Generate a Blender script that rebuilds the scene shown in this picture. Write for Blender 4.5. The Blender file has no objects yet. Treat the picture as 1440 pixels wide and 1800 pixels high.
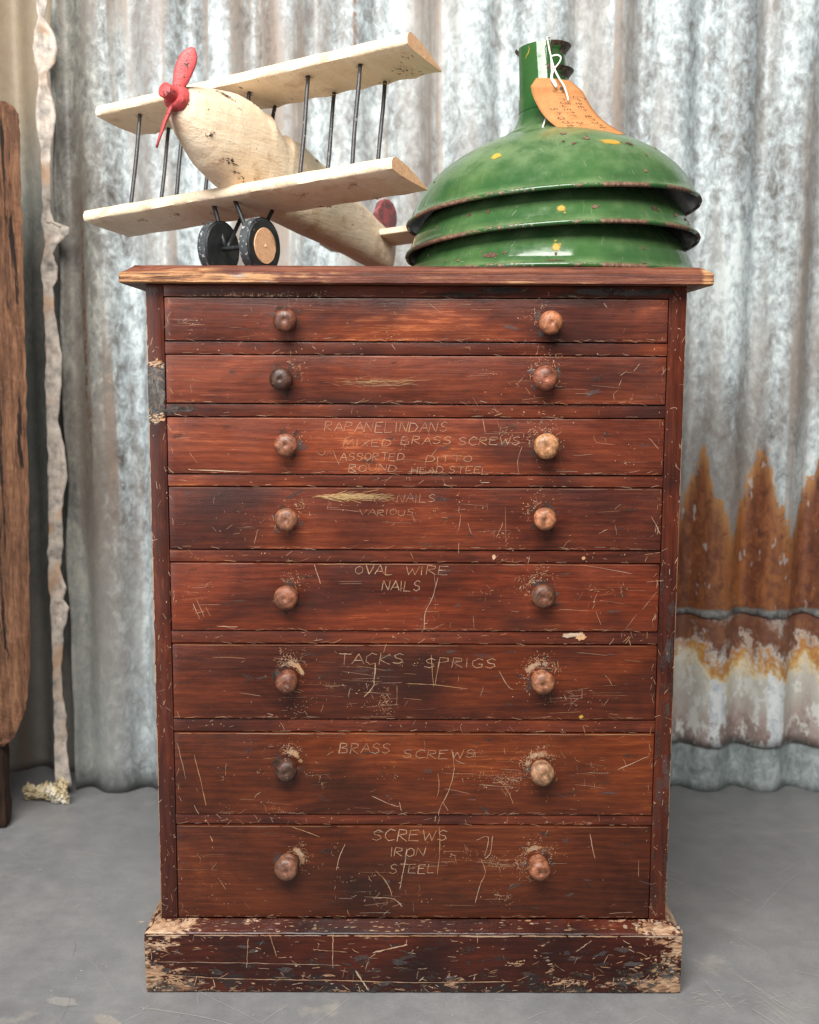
import bpy, bmesh, math, random
from mathutils import Vector, Matrix, noise

# ------------------------------------------------------------------ camera, light, exposure
scene = bpy.context.scene
COL = scene.collection
R = math.radians
F_PX, PITCH, YAW, ROLL = 1927.72, 0.123556, -0.003108, 0.004249   # focal length in photo pixels (1440 x 1800)
CAM = Vector((-0.01328, -1.54315, 0.90626))
cp, sp, cyw, syw = math.cos(PITCH), math.sin(PITCH), math.cos(YAW), math.sin(YAW)
FWD = Vector((-syw * cp, cyw * cp, -sp)); RT0 = Vector((cyw, syw, 0)); UP0 = RT0.cross(FWD)
RT = math.cos(ROLL) * RT0 + math.sin(ROLL) * UP0
UP = -math.sin(ROLL) * RT0 + math.cos(ROLL) * UP0
cam = bpy.data.cameras.new('camera')
cam.sensor_fit = 'VERTICAL'; cam.sensor_height = 24.0; cam.sensor_width = 19.2
cam.lens = F_PX / 1800 * 24.0
cam.clip_start = 0.05; cam.clip_end = 100
cam.dof.use_dof = True; cam.dof.focus_distance = 1.56; cam.dof.aperture_fstop = 3.1
camo = bpy.data.objects.new('camera', cam); COL.objects.link(camo)
camo.matrix_world = Matrix(((RT.x, UP.x, -FWD.x, CAM.x), (RT.y, UP.y, -FWD.y, CAM.y), (RT.z, UP.z, -FWD.z, CAM.z), (0, 0, 0, 1)))
scene.camera = camo

world = bpy.data.worlds.new('World'); scene.world = world; world.use_nodes = True
bg = world.node_tree.nodes['Background']
bg.inputs[0].default_value = (0.93, 0.97, 1.0, 1); bg.inputs[1].default_value = 0.155

def area_light(name, loc, target, sx, sy, power, col):
    l = bpy.data.lights.new(name, 'AREA'); l.shape = 'RECTANGLE'; l.size = sx; l.size_y = sy
    l.energy = power; l.color = col
    o = bpy.data.objects.new(name, l); COL.objects.link(o); o.location = loc
    o.rotation_euler = (Vector(target) - Vector(loc)).to_track_quat('-Z', 'Y').to_euler()
    return o
area_light('shed_opening_light', (-0.45, -1.8, 2.85), (0.05, 0.2, 0.8), 2.0, 1.3, 176, (1.0, 0.975, 0.93))
area_light('doorway_light', (-1.9, -2.5, 1.15), (0, 0.2, 0.5), 1.4, 1.9, 34, (0.93, 0.97, 1.0))
vs = scene.view_settings
vs.view_transform = 'Standard'; vs.look = 'None'; vs.exposure = 0.12; vs.gamma = 1.0; vs.use_curve_mapping = False

def P(px, py, y):
    """photo pixel -> the point where that sight line meets the upright plane at depth y"""
    d = RT * ((px - 720) / F_PX) - UP * ((py - 900) / F_PX) + FWD
    return CAM + d * ((y - CAM.y) / d.y)

# ------------------------------------------------------------------ node helper
class G:
    def __init__(s, name, rough=0.5, metal=0.0, spec=0.5):
        s.m = bpy.data.materials.new(name); s.m.use_nodes = True
        s.nt = s.m.node_tree; s.b = s.nt.nodes['Principled BSDF']; s.out = s.nt.nodes['Material Output']
        s.b.inputs['Roughness'].default_value = rough; s.b.inputs['Metallic'].default_value = metal
        s.b.inputs['Specular IOR Level'].default_value = spec
        s._co = None
    def n(s, t, **kw):
        nd = s.nt.nodes.new(t)
        for k, v in kw.items(): setattr(nd, k, v)
        return nd
    def put(s, sock, v):
        if v is None: return
        if hasattr(v, 'is_output'): s.nt.links.new(v, sock)
        else:
            if sock.type == 'RGBA' and len(v) == 3: v = (*v, 1)
            sock.default_value = v
    def set(s, name, v): s.put(s.b.inputs[name], v)
    def co(s):
        if s._co is None: s._co = s.n('ShaderNodeTexCoord').outputs['Object']
        return s._co
    def rnd(s): return s.n('ShaderNodeObjectInfo').outputs['Random']
    def objcol(s): return s.n('ShaderNodeObjectInfo').outputs['Color']
    def shifted(s):
        v = s.n('ShaderNodeVectorMath', operation='MULTIPLY_ADD')
        c = s.n('ShaderNodeCombineXYZ'); r = s.rnd()
        for i in range(3): s.put(c.inputs[i], r)
        s.put(v.inputs[0], c.outputs[0]); v.inputs[1].default_value = (17, 31, 23); s.put(v.inputs[2], s.co())
        return v.outputs[0]
    def map(s, v, scale=(1, 1, 1), loc=(0, 0, 0), rot=(0, 0, 0)):
        m = s.n('ShaderNodeMapping'); s.put(m.inputs[0], v)
        m.inputs['Location'].default_value = loc; m.inputs['Rotation'].default_value = rot; m.inputs['Scale'].default_value = scale
        return m.outputs[0]
    def noise(s, v, scale=5, detail=4, rough=0.55, dist=0.0):
        t = s.n('ShaderNodeTexNoise'); s.put(t.inputs['Vector'], v)
        t.inputs['Scale'].default_value = scale; t.inputs['Detail'].default_value = detail
        t.inputs['Roughness'].default_value = rough; t.inputs['Distortion'].default_value = dist
        return t.outputs['Fac']
    def vor(s, v, scale=5, feature='F1', rand=1.0):
        t = s.n('ShaderNodeTexVoronoi', feature=feature); s.put(t.inputs['Vector'], v)
        t.inputs['Scale'].default_value = scale; t.inputs['Randomness'].default_value = rand
        return t.outputs['Distance']
    def ramp(s, f, stops, interp='LINEAR'):
        r = s.n('ShaderNodeValToRGB'); s.put(r.inputs[0], f); e = r.color_ramp; e.interpolation = interp
        while len(e.elements) > 1: e.elements.remove(e.elements[0])
        for i, (p, c) in enumerate(stops):
            el = e.elements[0] if i == 0 else e.elements.new(p)
            el.position = p
            if not hasattr(c, '__len__'): c = (c, c, c)
            el.color = (*c, 1)
        return r.outputs[0]
    def mix(s, f, a, b, blend='MIX'):
        m = s.n('ShaderNodeMix', data_type='RGBA', blend_type=blend); m.clamp_factor = True
        s.put(m.inputs[0], f); s.put(m.inputs[6], a); s.put(m.inputs[7], b)
        return m.outputs[2]
    def mt(s, op, a, b=None, c=None, clamp=False):
        m = s.n('ShaderNodeMath', operation=op); m.use_clamp = clamp
        s.put(m.inputs[0], a); s.put(m.inputs[1], b); s.put(m.inputs[2], c)
        return m.outputs[0]
    def sep(s, v):
        m = s.n('ShaderNodeSeparateXYZ'); s.put(m.inputs[0], v); return m.outputs
    def lin(s, v, a, b, c=0.0, d=1.0, smooth=True):
        m = s.n('ShaderNodeMapRange', interpolation_type='SMOOTHSTEP' if smooth else 'LINEAR')
        for i, q in enumerate((v, a, b, c, d)): s.put(m.inputs[i], q)
        return m.outputs[0]
    def attr(s, name): return s.n('ShaderNodeAttribute', attribute_name=name)
    def bump(s, h, strength=0.3, dist=0.002):
        b = s.n('ShaderNodeBump'); b.inputs['Strength'].default_value = strength; b.inputs['Distance'].default_value = dist
        s.put(b.inputs['Height'], h); s.put(s.b.inputs['Normal'], b.outputs[0])
    def alpha(s, f):
        tr = s.n('ShaderNodeBsdfTransparent'); mx = s.n('ShaderNodeMixShader')
        s.put(mx.inputs[0], f); s.nt.links.new(tr.outputs[0], mx.inputs[1]); s.nt.links.new(s.b.outputs[0], mx.inputs[2])
        s.nt.links.new(mx.outputs[0], s.out.inputs['Surface'])

# ------------------------------------------------------------------ materials
def stained_wood(name, axis, tint=(1, 1, 1), worn=False):
    g = G(name, spec=0.32)
    v = g.shifted()
    sc = lambda a, b: (a, b, b) if axis == 'x' else (b, b, a)
    big = g.noise(g.map(v, sc(4.0, 8)), 1.0, 5, 0.6, 0.8)
    blot = g.noise(g.map(v, sc(5, 9)), 1.0, 3, 0.55, 0.3)
    streak = g.noise(g.map(v, sc(9, 300)), 1.0, 6, 0.7, 0.35)
    fine = g.noise(g.map(v, sc(45, 800)), 1.0, 4, 0.7)
    fig = g.n('ShaderNodeTexWave', wave_type='BANDS', bands_direction='Z' if axis == 'x' else 'X')
    g.put(fig.inputs['Vector'], g.map(v, sc(0.55, 1)))
    fig.inputs['Scale'].default_value = 26; fig.inputs['Distortion'].default_value = 9.0
    fig.inputs['Detail'].default_value = 2.0; fig.inputs['Detail Scale'].default_value = 0.6
    t = g.mt('MULTIPLY_ADD', big, 0.80, g.mt('MULTIPLY_ADD', streak, 0.34, g.mt('MULTIPLY_ADD', fine, 0.32, 0.06)))
    t = g.mt('ADD', t, g.mt('MULTIPLY', fig.outputs['Fac'], 0.05))
    c = g.ramp(t, [(0.56, (0.019, 0.0066, 0.0052)), (0.74, (0.060, 0.0155, 0.0088)), (0.90, (0.128, 0.031, 0.0135)), (1.02, (0.20, 0.052, 0.0195)), (1.14, (0.29, 0.090, 0.033))])
    c = g.mix(g.lin(blot, 0.50, 0.74, 0, 0.8), c, (0.026, 0.012, 0.0105))
    c = g.mix(g.lin(g.noise(g.map(v, sc(2.2, 7), (5, 3, 8)), 1.0, 3), 0.56, 0.80, 0, 0.3), c, (0.24, 0.056, 0.019))
    # fine worn specks of bare wood
    speck = g.noise(g.map(v, sc(150, 330)), 1.0, 2, 0.5)
    zone = g.noise(g.map(v, (9, 9, 9), (2, 7, 4)), 1.0, 4, 0.6)
    c = g.mix(g.mt('MULTIPLY', g.lin(speck, 0.68, 0.76), g.lin(zone, 0.50, 0.70, 0, 0.45)), c, (0.34, 0.16, 0.075))
    c = g.mix(1.0, c, tint, 'MULTIPLY')
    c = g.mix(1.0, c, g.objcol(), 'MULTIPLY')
    if worn:   # bare battered wood: corners, foot and top arris of the plinth
        xyz = g.sep(g.co())
        rag = g.mt('ADD', g.mt('MULTIPLY', g.noise(g.map(v, (45, 45, 110)), 1.0, 6, 0.72, 0.4), 0.8), g.mt('MULTIPLY', g.noise(g.map(v, (11, 11, 22)), 1.0, 3, 0.6), 0.45))
        edge_ = g.mt('ADD', g.lin(g.mt('ABSOLUTE', xyz[0]), 0.30, 0.40, 0, 0.17), g.lin(xyz[2], 0.05, 0.0, 0, 0.115))
        edge_ = g.mt('ADD', edge_, g.lin(xyz[2], 0.085, 0.1, 0, 0.045))
        bare = g.lin(g.mt('ADD', rag, edge_), 0.775, 0.815)
        tone = g.ramp(g.noise(g.map(v, (60, 60, 300)), 1.0, 3), [(0.35, (0.20, 0.10, 0.055)), (0.5, (0.38, 0.23, 0.14)), (0.65, (0.50, 0.34, 0.22))])
        dirt = g.lin(g.mt('ADD', g.noise(g.map(v, (22, 22, 60), (3, 3, 3)), 1.0, 5, 0.7), g.lin(xyz[2], 0.05, 0.0, 0, 0.12)), 0.60, 0.66, 0, 0.8)
        c = g.mix(dirt, c, (0.022, 0.018, 0.017)); c = g.mix(bare, c, tone)
    g.set('Base Color', c)
    g.set('Roughness', g.lin(g.mt('ADD', streak, zone), 0.7, 1.3, 0.22, 0.42))
    g.bump(g.mt('MULTIPLY_ADD', fine, 0.5, g.mt('ADD', streak, g.mt('MULTIPLY', g.noise(g.map(v, sc(20, 30)), 1.0, 3), 1.5))), 0.32, 0.0009)
    return g.m
M_DRAWER = stained_wood('stained_pine', 'x')
M_RAIL = stained_wood('stained_pine_rail', 'x', (1.06, 0.95, 0.95))
M_STILE = stained_wood('stained_pine_upright', 'z', (0.66, 0.58, 0.62))
M_PLINTH = stained_wood('stained_pine_plinth', 'x', (0.50, 0.38, 0.38), True)

def top_wood():
    g = G('worn_top_wood', spec=0.4); v = g.shifted(); xyz = g.sep(g.co())
    streak = g.noise(g.map(v, (5, 230, 230)), 1.0, 5, 0.65, 0.5)
    fib = g.noise(g.map(v, (14, 420, 420)), 1.0, 4, 0.65, 0.3)
    big = g.noise(g.map(v, (7, 30, 30)), 1.0, 4, 0.6)
    dk = g.ramp(g.mt('ADD', g.mt('MULTIPLY', streak, 0.6), g.mt('MULTIPLY', big, 0.5)), [(0.4, (0.04, 0.013, 0.009)), (0.56, (0.13, 0.035, 0.018)), (0.7, (0.22, 0.075, 0.035))])
    raw = g.ramp(g.mt('ADD', g.mt('MULTIPLY', streak, 0.55), g.mt('MULTIPLY', fib, 0.5)), [(0.41, (0.06, 0.022, 0.01)), (0.5, (0.28, 0.115, 0.042)), (0.6, (0.50, 0.27, 0.12))])
    # bare wood on the front edge: fully at the splintered left end, in worn streaks elsewhere
    left = g.lin(xyz[0], -0.255, -0.30, 0, 1)
    zf = g.mt('MULTIPLY', g.lin(xyz[2], 1.0285, 1.032), g.lin(xyz[2], 1.0475, 1.0445))
    front = g.mt('MULTIPLY', g.lin(xyz[1], -0.012, -0.019), 1.0)
    wear = g.mt('ADD', g.lin(xyz[0], 0.10, -0.3, -0.03, 0.10), g.mt('ADD', g.mt('MULTIPLY', big, 0.75), g.mt('MULTIPLY', streak, 0.45)))
    patch = g.lin(wear, 0.66, 0.74)
    mask = g.mt('MAXIMUM', g.mt('MULTIPLY', left, front), g.mt('MULTIPLY', g.mt('MULTIPLY', patch, zf), front))
    corner = g.lin(g.mt('ADD', xyz[0], g.mt('MULTIPLY', big, 0.02)), 0.398, 0.404)
    mask = g.mt('MAXIMUM', mask, corner)
    grey = g.mix(g.lin(g.noise(g.map(v, (26, 60, 60)), 1.0, 3), 0.57, 0.66, 0, 0.8), raw, (0.33, 0.27, 0.25))
    grey = g.mix(left, grey, raw)
    g.set('Base Color', g.mix(mask, dk, grey)); g.set('Roughness', 0.55)
    g.bump(g.mt('ADD', streak, fib), 0.8, 0.002)
    return g.m
M_TOP = top_wood()

def mark_mat(name, cols, rough=0.75, soft=False, fade=1.0):
    """bare-wood scratches: soft ragged edges, each stroke its own tone"""
    g = G(name, rough=rough, spec=0.25)
    isl = g.n('ShaderNodeNewGeometry').outputs['Random Per Island']
    k = len(cols)
    c = g.ramp(isl, [(i / k, cols[i]) for i in range(k)], 'CONSTANT')
    nz = g.noise(g.co(), 1400, 3, 0.6)
    nb = g.noise(g.co(), 330, 3, 0.6)
    c = g.mix(g.lin(nb, 0.45, 0.7, 0, 0.35), c, (0.30, 0.15, 0.08))
    g.set('Base Color', c)
    a = g.attr('edge').outputs['Fac']; o = g.attr('opacity').outputs['Fac']
    t = g.mt('ADD', g.mt('MULTIPLY', a, 0.9), g.mt('ADD', g.mt('MULTIPLY', nz, 0.9), g.mt('MULTIPLY', nb, 0.9)))
    if soft: t = g.mt('ADD', a, g.mt('MULTIPLY_ADD', nb, 0.9, -0.45)); g.alpha(g.mt('MULTIPLY', g.lin(t, 0.05, 1.4), o))
    else: g.alpha(g.mt('MULTIPLY', g.lin(t, 0.95, 1.45), g.mt('MULTIPLY', o, fade)))
    return g.m
M_MARK = mark_mat('bare_wood_scratches', [(0.60, 0.38, 0.24), (0.52, 0.29, 0.16), (0.66, 0.46, 0.31), (0.52, 0.39, 0.29), (0.62, 0.36, 0.18)], fade=0.85)
M_GRIME = mark_mat('grime_stains', [(0.04, 0.04, 0.042), (0.026, 0.023, 0.021), (0.075, 0.08, 0.084), (0.035, 0.026, 0.022)])
M_GREYWEAR = mark_mat('grey_bare_patch', [(0.085, 0.088, 0.092), (0.055, 0.056, 0.06), (0.13, 0.128, 0.122), (0.07, 0.068, 0.066)])
M_YELLOW = mark_mat('yellow_stains', [(0.62, 0.42, 0.17), (0.56, 0.38, 0.2)])
M_RUSTCHIP = mark_mat('rusty_chips', [(0.10, 0.052, 0.035), (0.15, 0.075, 0.05), (0.19, 0.11, 0.08), (0.075, 0.04, 0.03)])
M_OCHRE = mark_mat('ochre_spots', [(0.66, 0.42, 0.06), (0.60, 0.35, 0.05)], 0.4, True)
M_DUST = mark_mat('pale_dust', [(0.42, 0.48, 0.33), (0.5, 0.5, 0.4)])
M_DARKCHIP = mark_mat('dark_chips', [(0.02, 0.016, 0.013), (0.04, 0.03, 0.022), (0.10, 0.06, 0.035)])
M_FLOORMARK = mark_mat('floor_scratches', [(0.66, 0.62, 0.56), (0.54, 0.52, 0.49), (0.72, 0.62, 0.48), (0.46, 0.45, 0.43)])

def knob_mat():
    g = G('turned_knob_wood', spec=0.5); v = g.shifted()
    f = g.noise(g.map(v, (90, 90, 90)), 1.0, 4, 0.6); s = g.noise(g.map(v, (30, 260, 260)), 1.0, 3, 0.6)
    c = g.mix(1.0, g.objcol(), g.ramp(g.mt('ADD', f, g.mt('MULTIPLY', s, 0.5)), [(0.5, 0.3), (0.75, 0.9), (0.95, 1.7)]), 'MULTIPLY')
    c = g.mix(g.lin(g.noise(v, 420, 3, 0.6), 0.62, 0.72, 0, 0.7), c, (0.04, 0.02, 0.014))
    c = g.mix(g.lin(g.noise(g.map(v, (1, 1, 1), (3, 1, 2)), 260, 3, 0.6), 0.66, 0.74, 0, 0.7), c, (0.5, 0.32, 0.2))
    g.set('Base Color', c); g.set('Roughness', g.lin(f, 0.3, 0.7, 0.32, 0.6))
    g.bump(g.mt('ADD', f, s), 0.55, 0.0015); return g.m
M_KNOB = knob_mat()

def cream_paint(name, base, low, end=False):
    g = G(name, spec=0.35); v = g.co()
    if end:
        f = g.noise(g.map(v, (140, 140, 140)), 1.0, 4, 0.7); h = g.noise(v, 700, 3, 0.7)
        c = g.ramp(g.mt('ADD', g.mt('MULTIPLY', f, 0.5), g.mt('MULTIPLY', h, 0.5)), [(0.3, (0.42, 0.20, 0.09)), (0.48, (0.74, 0.43, 0.24)), (0.68, (0.84, 0.56, 0.35))])
        g.set('Base Color', c); g.set('Roughness', 0.8); g.bump(h, 0.4, 0.001); return g.m
    f = g.noise(g.map(v, (30, 6, 30)), 1.0, 5, 0.65, 0.4)
    br = g.noise(g.map(v, (240, 20, 240)), 1.0, 4, 0.6, 0.5)
    pat = g.noise(v, 22, 5, 0.62)
    c = g.mix(g.lin(f, 0.35, 0.7), low, base)
    c = g.mix(g.lin(br, 0.58, 0.74, 0, 0.15), c, (0.50, 0.32, 0.18))
    c = g.mix(g.lin(pat, 0.54, 0.70, 0, 0.55), c, (0.50, 0.31, 0.17))
    c = g.mix(g.mt('MULTIPLY', g.lin(g.noise(g.map(v, (60, 260, 60)), 1.0, 4, 0.7), 0.60, 0.66), g.lin(g.noise(v, 9, 3), 0.45, 0.6, 0, 0.6)), c, (0.22, 0.13, 0.075))
    chip = g.mt('MULTIPLY', g.lin(g.noise(g.map(v, (120, 60, 120)), 1.0, 5, 0.7), 0.635, 0.68), g.lin(g.noise(v, 14, 3), 0.47, 0.58))
    c = g.mix(chip, c, (0.05, 0.035, 0.025))
    g.set('Base Color', c); g.set('Roughness', g.lin(br, 0.3, 0.7, 0.45, 0.68))
    g.bump(g.mt('ADD', g.mt('MULTIPLY', br, 0.3), g.mt('ADD', f, g.mt('MULTIPLY', pat, 1.2))), 0.75, 0.003); return g.m
M_CREAM = cream_paint('chipped_cream_paint', (0.84, 0.695, 0.515), (0.76, 0.585, 0.405))
M_ENDGRAIN = cream_paint('bare_end_grain', None, None, True)

def paint(name, base, chip, rough=0.5, amount=0.6, scale=90, bump=0.4):
    g = G(name, rough=rough, spec=0.4); v = g.co()
    f = g.noise(v, scale, 5, 0.65, 0.3); h = g.noise(v, scale * 4, 3, 0.6)
    c = g.mix(g.lin(g.noise(v, scale * 0.4, 3), 0.35, 0.7, 0, 0.6), base, tuple(min(1, q * 1.5 + 0.01) for q in base))
    c = g.mix(g.lin(g.mt('ADD', f, g.mt('MULTIPLY', h, 0.2)), amount + 0.08, amount + 0.14), c, chip)
    g.set('Base Color', c); g.bump(g.mt('ADD', f, h), bump, 0.001); return g.m
M_RED = paint('chipped_red_paint', (0.42, 0.06, 0.06), (0.06, 0.025, 0.02), 0.42, 0.60, 110, 0.7)
M_FIN = paint('faded_red_paint', (0.30, 0.07, 0.07), (0.14, 0.06, 0.06), 0.6, 0.5, 60, 0.4)
M_BLACK = paint('worn_black_paint', (0.014, 0.016, 0.017), (0.22, 0.24, 0.24), 0.42, 0.68, 150)
M_TYRE = paint('scuffed_tyre_paint', (0.04, 0.046, 0.05), (0.36, 0.38, 0.37), 0.5, 0.60, 170)
M_ROD = paint('dark_rod', (0.035, 0.033, 0.034), (0.24, 0.23, 0.22), 0.38, 0.64, 120)

def enamel(name):
    g = G(name, spec=0.5); v = g.co(); xyz = g.sep(v)
    f = g.noise(v, 9, 4, 0.6); d = g.noise(v, 34, 5, 0.65)
    c = g.mix(g.lin(f, 0.35, 0.68), (0.019, 0.070, 0.019), (0.034, 0.098, 0.026))
    c = g.mix(g.lin(d, 0.52, 0.78, 0, 0.35), c, (0.12, 0.20, 0.08))
    # dust lies on what faces up
    up = g.sep(g.n('ShaderNodeNewGeometry').outputs['Normal'])[2]
    dust = g.mt('MULTIPLY', g.lin(up, 0.2, 0.95, 0.0, 0.55), g.lin(d, 0.3, 0.62, 0.35, 1.0))
    c = g.mix(dust, c, (0.20, 0.27, 0.13))
    # rust on the rolled rim, in patches
    rim = g.lin(xyz[2], 0.011, 0.0055)
    rn = g.noise(g.map(v, (1, 1, 1), (3, 1, 2)), 11, 5, 0.65); fine = g.noise(v, 170, 4, 0.7)
    rr = g.mt('MULTIPLY', rim, g.lin(g.mt('MULTIPLY_ADD', fine, 0.35, rn), 0.63, 0.70))
    rc = g.ramp(fine, [(0.3, (0.055, 0.028, 0.02)), (0.5, (0.15, 0.072, 0.045)), (0.7, (0.27, 0.17, 0.12))])
    c = g.mix(rr, c, rc)
    pit = g.mt('MULTIPLY', g.lin(g.vor(v, 55), 0.10, 0.06), g.lin(g.noise(v, 12, 2), 0.56, 0.62))
    c = g.mix(pit, c, (0.09, 0.05, 0.035))
    g.set('Base Color', c)
    g.set('Roughness', g.mt('MAXIMUM', g.mt('MULTIPLY', rr, 0.8), g.lin(g.mt('ADD', dust, g.mt('MULTIPLY', d, 0.3)), 0.12, 0.55, 0.07, 0.30)))
    g.bump(g.mt('ADD', g.mt('MULTIPLY', g.mt('MULTIPLY', rr, fine), 1.4), g.mt('MULTIPLY', f, 0.9)), 0.35, 0.0018); return g.m
M_ENAMEL = enamel('green_enamel')
def inner():
    g = G('shade_lining', rough=0.22, spec=0.5); f = g.noise(g.co(), 30, 4)
    g.set('Base Color', g.ramp(f, [(0.35, (0.03, 0.04, 0.038)), (0.7, (0.085, 0.105, 0.10))])); return g.m
M_INNER = inner()
M_RUSTMETAL = paint('rusty_dark_metal', (0.05, 0.036, 0.028), (0.17, 0.10, 0.06), 0.5, 0.5, 120, 0.6)

def zinc(name, seed, kind):
    g = G(name, spec=0.5, metal=0.0); v0 = g.co(); v = g.map(v0, loc=(seed, seed * 0.3, seed * 1.7)); xyz = g.sep(v0)
    a = g.noise(g.map(v, (6, 6, 2.2)), 1.0, 5, 0.62, 0.3); b = g.noise(g.map(v, (48, 48, 34)), 1.0, 6, 0.74, 0.5)
    st = g.noise(g.map(v, (15, 1, 0.45)), 1.0, 4, 0.6, 0.15); sp_ = g.noise(g.map(v, (120, 120, 80)), 1.0, 3, 0.6)
    t = g.mt('ADD', g.mt('MULTIPLY', a, 0.38), g.mt('ADD', g.mt('MULTIPLY', b, 0.5), g.mt('MULTIPLY', sp_, 0.12)))
    if kind == 'dark':
        c = g.ramp(t, [(0.34, (0.07, 0.075, 0.07)), (0.5, (0.15, 0.155, 0.14)), (0.66, (0.27, 0.26, 0.22))])  # darker copy of the zinc: shade of the set-back bay painted in
        c = g.mix(g.lin(xyz[2], 1.25, 1.55, 0, 0.6), c, (0.34, 0.24, 0.14))  # brown upper part, painted paler where the sheet is lit
    else:
        c = g.ramp(t, [(0.38, (0.13, 0.122, 0.11)), (0.45, (0.25, 0.262, 0.264)), (0.51, (0.40, 0.45, 0.465)), (0.58, (0.64, 0.70, 0.70))])
    c = g.mix(g.lin(g.noise(g.map(v, (10, 1, 1.1), (9, 2, 5)), 1.0, 4), 0.47, 0.60, 0, 0.6), c, (0.27, 0.23, 0.205))
    brown = g.mt('MULTIPLY', g.lin(st, 0.54, 0.63), g.lin(b, 0.32, 0.58, 0.35, 1))
    c = g.mix(g.mt('MULTIPLY', brown, 0.8), c, (0.27, 0.195, 0.145))
    c = g.mix(g.mt('MULTIPLY', g.lin(g.noise(g.map(v, (24, 1, 0.8), (4, 4, 1)), 1.0, 3), 0.65, 0.72), g.lin(sp_, 0.35, 0.6)), c, (0.22, 0.12, 0.075))
    if kind == 'left':   # slab's shade painted in as brown beside torn edge; darker towards the floor
        c = g.mix(g.mt('MULTIPLY', g.lin(g.mt('MULTIPLY_ADD', b, 0.08, xyz[0]), -0.555, -0.615), g.lin(b, 0.25, 0.6, 0.75, 1.0)), c, g.mix(1.0, c, (0.46, 0.40, 0.34), 'MULTIPLY'))
        c = g.mix(g.lin(xyz[2], 0.75, 0.0, 0, 0.5), c, (0.26, 0.28, 0.28))
        c = g.mix(g.lin(g.mt('MULTIPLY_ADD', b, 0.06, xyz[2]), 0.10, 0.04, 0, 0.8), c, (0.07, 0.075, 0.07))
    if kind == 'upper':  # rust climbing in spikes from the lower edge
        ph = g.mt('FRACT', g.mt('DIVIDE', g.mt('SUBTRACT', xyz[0], 0.617 - 0.0635 + g_shift), 0.128))
        tri = g.mt('SUBTRACT', 1.0, g.mt('ABSOLUTE', g.mt('MULTIPLY_ADD', ph, 2.0, -1.0)))
        h = g.mt('MULTIPLY_ADD', g.mt('POWER', tri, 1.25), 0.185, g.mt('MULTIPLY_ADD', b, 0.20, g.mt('MULTIPLY_ADD', g.noise(g.map(v, (26, 26, 3)), 1.0, 4, 0.65), 0.20, 0.385)))
        d = g.mt('SUBTRACT', h, xyz[2])
        rust = g.ramp(g.mt('ADD', g.mt('MULTIPLY', st, 0.55), g.mt('MULTIPLY', b, 0.5)), [(0.40, (0.08, 0.028, 0.018)), (0.5, (0.18, 0.06, 0.028)), (0.62, (0.35, 0.13, 0.044))])
        rust = g.mix(g.mt('MULTIPLY', g.lin(d, 0.09, 0.0, 0, 0.9), g.lin(b, 0.35, 0.6)), rust, (0.46, 0.24, 0.09))
        rust = g.mix(g.lin(g.noise(g.map(v, (60, 60, 25)), 1.0, 2), 0.64, 0.70, 0, 0.6), rust, (0.50, 0.46, 0.44))
        c = g.mix(g.lin(g.mt('MULTIPLY_ADD', sp_, 0.05, d), 0.012, 0.042), c, rust)
        c = g.mix(g.lin(g.mt('MULTIPLY_ADD', b, 0.03, xyz[2]), 0.428, 0.420), c, g.ramp(b, [(0.4, (0.17, 0.18, 0.18)), (0.6, (0.55, 0.55, 0.52))]))
    if kind == 'lower':
        wav = g.mt('SINE', g.mt('MULTIPLY', xyz[0], 2 * math.pi / 0.127))
        zz = g.mt('ADD', xyz[2], g.mt('MULTIPLY_ADD', wav, 0.022, g.mt('MULTIPLY_ADD', g.noise(g.map(v, (13, 13, 9)), 1.0, 5, 0.7), 0.26, g.mt('MULTIPLY_ADD', b, 0.12, -0.19))))
        band = g.ramp(g.lin(zz, 0.08, 0.42, smooth=False), [(0.0, (0.36, 0.30, 0.28)), (0.10, (0.30, 0.22, 0.19)), (0.2, (0.46, 0.37, 0.34)), (0.34, (0.52, 0.49, 0.44)), (0.46, (0.62, 0.60, 0.53)), (0.52, (0.80, 0.70, 0.50)), (0.58, (0.66, 0.42, 0.16)), (0.66, (0.50, 0.20, 0.04)), (0.70, (0.62, 0.54, 0.46)), (0.76, (0.17, 0.062, 0.035)), (0.92, (0.22, 0.10, 0.06)), (1.0, (0.5, 0.46, 0.42))])
        band = g.mix(g.mt('MULTIPLY', g.lin(b, 0.5, 0.62, 0, 0.7), g.lin(xyz[2], 0.2, 0.33)), band, (0.34, 0.14, 0.06))
        band = g.mix(g.mt('MULTIPLY', g.lin(g.noise(g.map(v, (30, 30, 18), (4, 1, 7)), 1.0, 4, 0.7), 0.52, 0.62), g.lin(xyz[2], 0.36, 0.26)), band, (0.72, 0.72, 0.68))
        drop = g.mt('MULTIPLY', g.lin(g.mt('ADD', wav, g.mt('MULTIPLY', b, 0.9)), 0.85, 1.15), g.mt('MULTIPLY', g.lin(zz, 0.12, 0.15), g.lin(zz, 0.265, 0.24)))
        band = g.mix(drop, band, g.ramp(b, [(0.35, (0.50, 0.56, 0.60)), (0.55, (0.88, 0.91, 0.92))]))
        c = band
    if kind == 'foot':
        c = g.ramp(t, [(0.38, (0.16, 0.185, 0.185)), (0.5, (0.34, 0.385, 0.385)), (0.62, (0.58, 0.64, 0.64))])
    g.set('Base Color', c); g.set('Roughness', g.lin(a, 0.3, 0.7, 0.42, 0.65))
    g.bump(g.mt('ADD', b, sp_), 0.25, 0.002); return g.m
g_shift = 0.0
M_ZINC_L = zinc('weathered_zinc', 1.3, 'left'); M_ZINC_U = zinc('weathered_zinc_rusted', 4.7, 'upper')
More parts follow.
